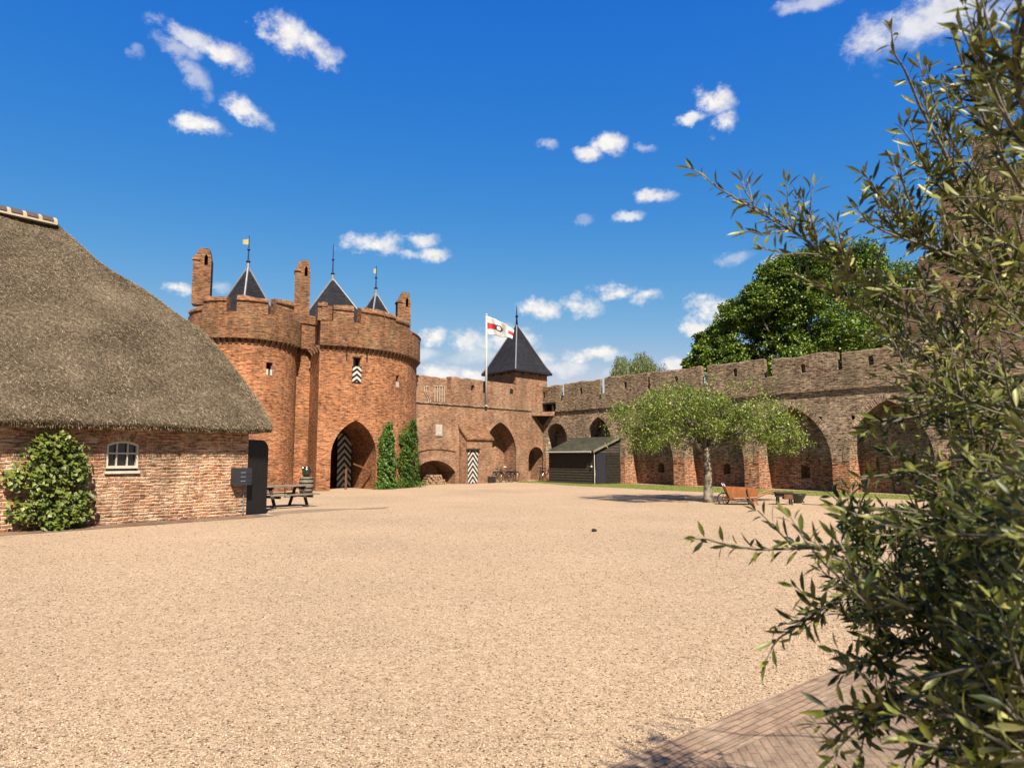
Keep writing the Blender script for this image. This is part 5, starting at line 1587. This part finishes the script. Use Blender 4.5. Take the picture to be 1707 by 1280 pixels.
L.build('foliage', MAT['olive'], ol, 'lance')
wood.build('trunk', MAT['olivebark'], ol, smooth=True)
# ------------------------------------------------------------------ sky, sun, camera
SUN_EL = R(49); SD = Vector((.28 * math.cos(SUN_EL), -.96 * math.cos(SUN_EL), math.sin(SUN_EL))).normalized()
sl = bpy.data.lights.new('sun', 'SUN'); sl.energy = 5.0; sl.angle = R(.5); sl.color = (1, .90, .76)
so = bpy.data.objects.new('sun', sl); COL.objects.link(so); so.rotation_euler = (-SD).to_track_quat('-Z', 'Y').to_euler(); so.location = (0, 0, 40)
w = bpy.data.worlds.new('World'); scene.world = w; w.use_nodes = True
nt = NT(w.node_tree); bg = w.node_tree.nodes['Background']
sky = nt.n('TexSky', sky_type='NISHITA', sun_disc=False, sun_elevation=SUN_EL, sun_rotation=math.atan2(SD.x, SD.y), altitude=0, air_density=1.0, dust_density=.6, ozone_density=3.0)
sc_ = nt.n('SeparateColor', {0: sky.outputs[0]}).outputs      # a deeper, more saturated blue, as the camera recorded it
tn = (.62, .93, 1.12)
def grade(i, a, g): return nt.math('MINIMUM', nt.math('MULTIPLY', nt.math('POWER', nt.math('MULTIPLY', sc_[i], .1 * tn[i]), g), a * 10), (4.0, 5.0, 7.4)[i])
gm = nt.n('CombineColor', {0: grade(0, 10.4, 2.3), 1: grade(1, .84, 1.0), 2: grade(2, .55, .165)}).outputs[0]
dirv = nt.n('NewGeometry').outputs['Incoming']
dirv = nt.n('VectorMath', {0: nt.n('TexCoord').outputs['Generated']}, operation='NORMALIZE').outputs[0]


def pdir(px, py): return Vector((rx(px, py), 1, mz(py))).normalized()


CLOUDS = [(325, 66, 48, 17, 12, .75), (370, 88, 42, 20, 18, .95), (300, 80, 34, 16, 8, .5), (480, 55, 38, 24, 25, 1), (525, 82, 48, 20, 20, 1), (328, 125, 28, 15, 35, .45), (345, 160, 10, 14, 0, .25),
          (335, 206, 36, 15, 4, 1), (405, 184, 40, 15, 22, 1), (1192, 172, 30, 22, 0, 1), (1206, 204, 22, 20, 20, 1), (1155, 198, 26, 9, -8, .9),
          (1018, 244, 28, 19, 0, 1), (986, 257, 24, 12, 0, .95), (913, 241, 18, 10, 0, .5), (1075, 246, 20, 8, 0, .4), (1088, 327, 36, 11, 0, .9), (1053, 361, 20, 10, 0, .8),
          (628, 407, 48, 19, 0, 1), (703, 401, 28, 14, 0, .9), (722, 424, 27, 13, 0, .95), (680, 421, 26, 10, 0, .7), (903, 517, 37, 16, 4, 1), (972, 511, 36, 18, 0, .95),
          (1030, 486, 40, 13, 0, 1), (1075, 493, 30, 12, 0, .95), (1190, 523, 50, 25, 0, 1), (1165, 546, 30, 17, 0, 1), (1240, 520, 30, 16, 0, .9), (722, 560, 30, 17, 0, 1), (705, 588, 32, 14, 0, .5),
          (775, 566, 46, 22, 0, .85), (845, 566, 60, 26, 0, .95), (800, 592, 60, 16, 0, .45), (893, 598, 32, 16, 0, .9), (935, 616, 46, 14, 0, .6), (995, 591, 46, 13, 0, 1), (735, 622, 45, 13, 0, 1), (785, 624, 30, 12, 0, 1),
          (300, 480, 20, 11, 0, .95), (368, 480, 15, 10, 0, .4), (1225, 430, 32, 11, 0, .35), (976, 369, 14, 9, 0, .25), (1560, 18, 95, 34, -12, .8), (1355, 2, 50, 12, 0, .55), (1500, 60, 50, 30, -20, .35),
          (1130, 606, 28, 13, 0, .8), (1300, 440, 34, 16, 0, .8), (1660, 20, 60, 20, 0, .6), (1060, 622, 60, 10, 0, .5), (225, 85, 12, 9, 0, .25)]
nb = nt.n('TexNoise', {'Vector': nt.n('VectorMath', {0: dirv, 1: (1, 1, 1.35)}, operation='MULTIPLY').outputs[0], 'Scale': 24.0, 'Detail': 11.0, 'Roughness': .64})
nb2 = nt.n('TexNoise', {'Vector': dirv, 'Scale': 60.0, 'Detail': 6.0, 'Roughness': .6})
nf = nt.math('ADD', nt.math('MULTIPLY', nt.math('SUBTRACT', nb.outputs['Fac'], .5), 2.1), nt.math('MULTIPLY', nt.math('SUBTRACT', nb2.outputs['Fac'], .5), .55))
warp = nt.n('VectorMath', {0: nb.outputs['Color'], 1: (-.5, -.5, -.5)}, operation='ADD').outputs[0]
warp = nt.n('VectorMath', {0: warp, 'Scale': .030}, operation='SCALE').outputs[0]
wd = nt.n('VectorMath', {0: dirv, 1: warp}, operation='ADD').outputs[0]
acc = None
for px, py, a, b, tl, al in CLOUDS:
    c = pdir(px, py); e1 = Vector((c.y, -c.x, 0)).normalized(); e2 = c.cross(e1) * -1
    if e2.z < 0: e2 = -e2
    t = R(-tl); f1 = e1 * math.cos(t) + e2 * math.sin(t); f2 = e2 * math.cos(t) - e1 * math.sin(t)
    if f1.cross(f2).dot(c) < 0: f2 = f2; cc = -c
    else: cc = c
    rot = Matrix((f1, f2, cc)).transposed().to_euler()
    mp = nt.n('Mapping', {'Vector': wd, 'Location': c, 'Rotation': rot, 'Scale': (a / F * 1.25, b / F * 1.25, .5)}, vector_type='TEXTURE')
    ln = nt.n('VectorMath', {0: mp.outputs[0]}, operation='LENGTH').outputs['Value']
    f = nt.math('SUBTRACT', .95, ln)
    f = nt.math('ADD', f, nf)
    f = nt.n('MapRange', {0: f, 1: 0.0, 2: .85, 3: 0.0, 4: al}, interpolation_type='SMOOTHSTEP').outputs[0]
    acc = f if acc is None else nt.math('MAXIMUM', acc, f)
hz = nt.n('SeparateXYZ', {0: dirv}).outputs['Z']
shade = nt.rng(nb2.outputs['Fac'], .35, .65, .88, 1.0)
ccol = nt.mix(1.0, (7.4, 7.15, 6.85), nt.n('CombineColor', {0: shade, 1: shade, 2: shade}).outputs[0], 'MULTIPLY')
fin = nt.mix(acc, gm, ccol)
link(nt, fin, bg.inputs['Color']); bg.inputs['Strength'].default_value = .05
w.cycles.sampling_method = 'MANUAL'; w.cycles.sample_map_resolution = 512

cam = bpy.data.cameras.new('camera'); co = bpy.data.objects.new('camera', cam); COL.objects.link(co)
co.location = (0, 0, H); co.rotation_euler = (R(90) + TH, 0, 0)
cam.sensor_width = 36; cam.lens = 36 * F / 1707; cam.clip_start = .05; cam.clip_end = 2000
cam.dof.use_dof = True; cam.dof.focus_distance = 14; cam.dof.aperture_fstop = 7.0
scene.camera = co
vs_ = scene.view_settings; scene.display_settings.display_device = 'sRGB'
vs_.view_transform = 'Standard'; vs_.look = 'None'; vs_.exposure = 1.47; vs_.gamma = 1
scene.cycles.max_bounces = 6; scene.cycles.diffuse_bounces = 3; scene.cycles.transmission_bounces = 2; scene.cycles.use_denoising = True
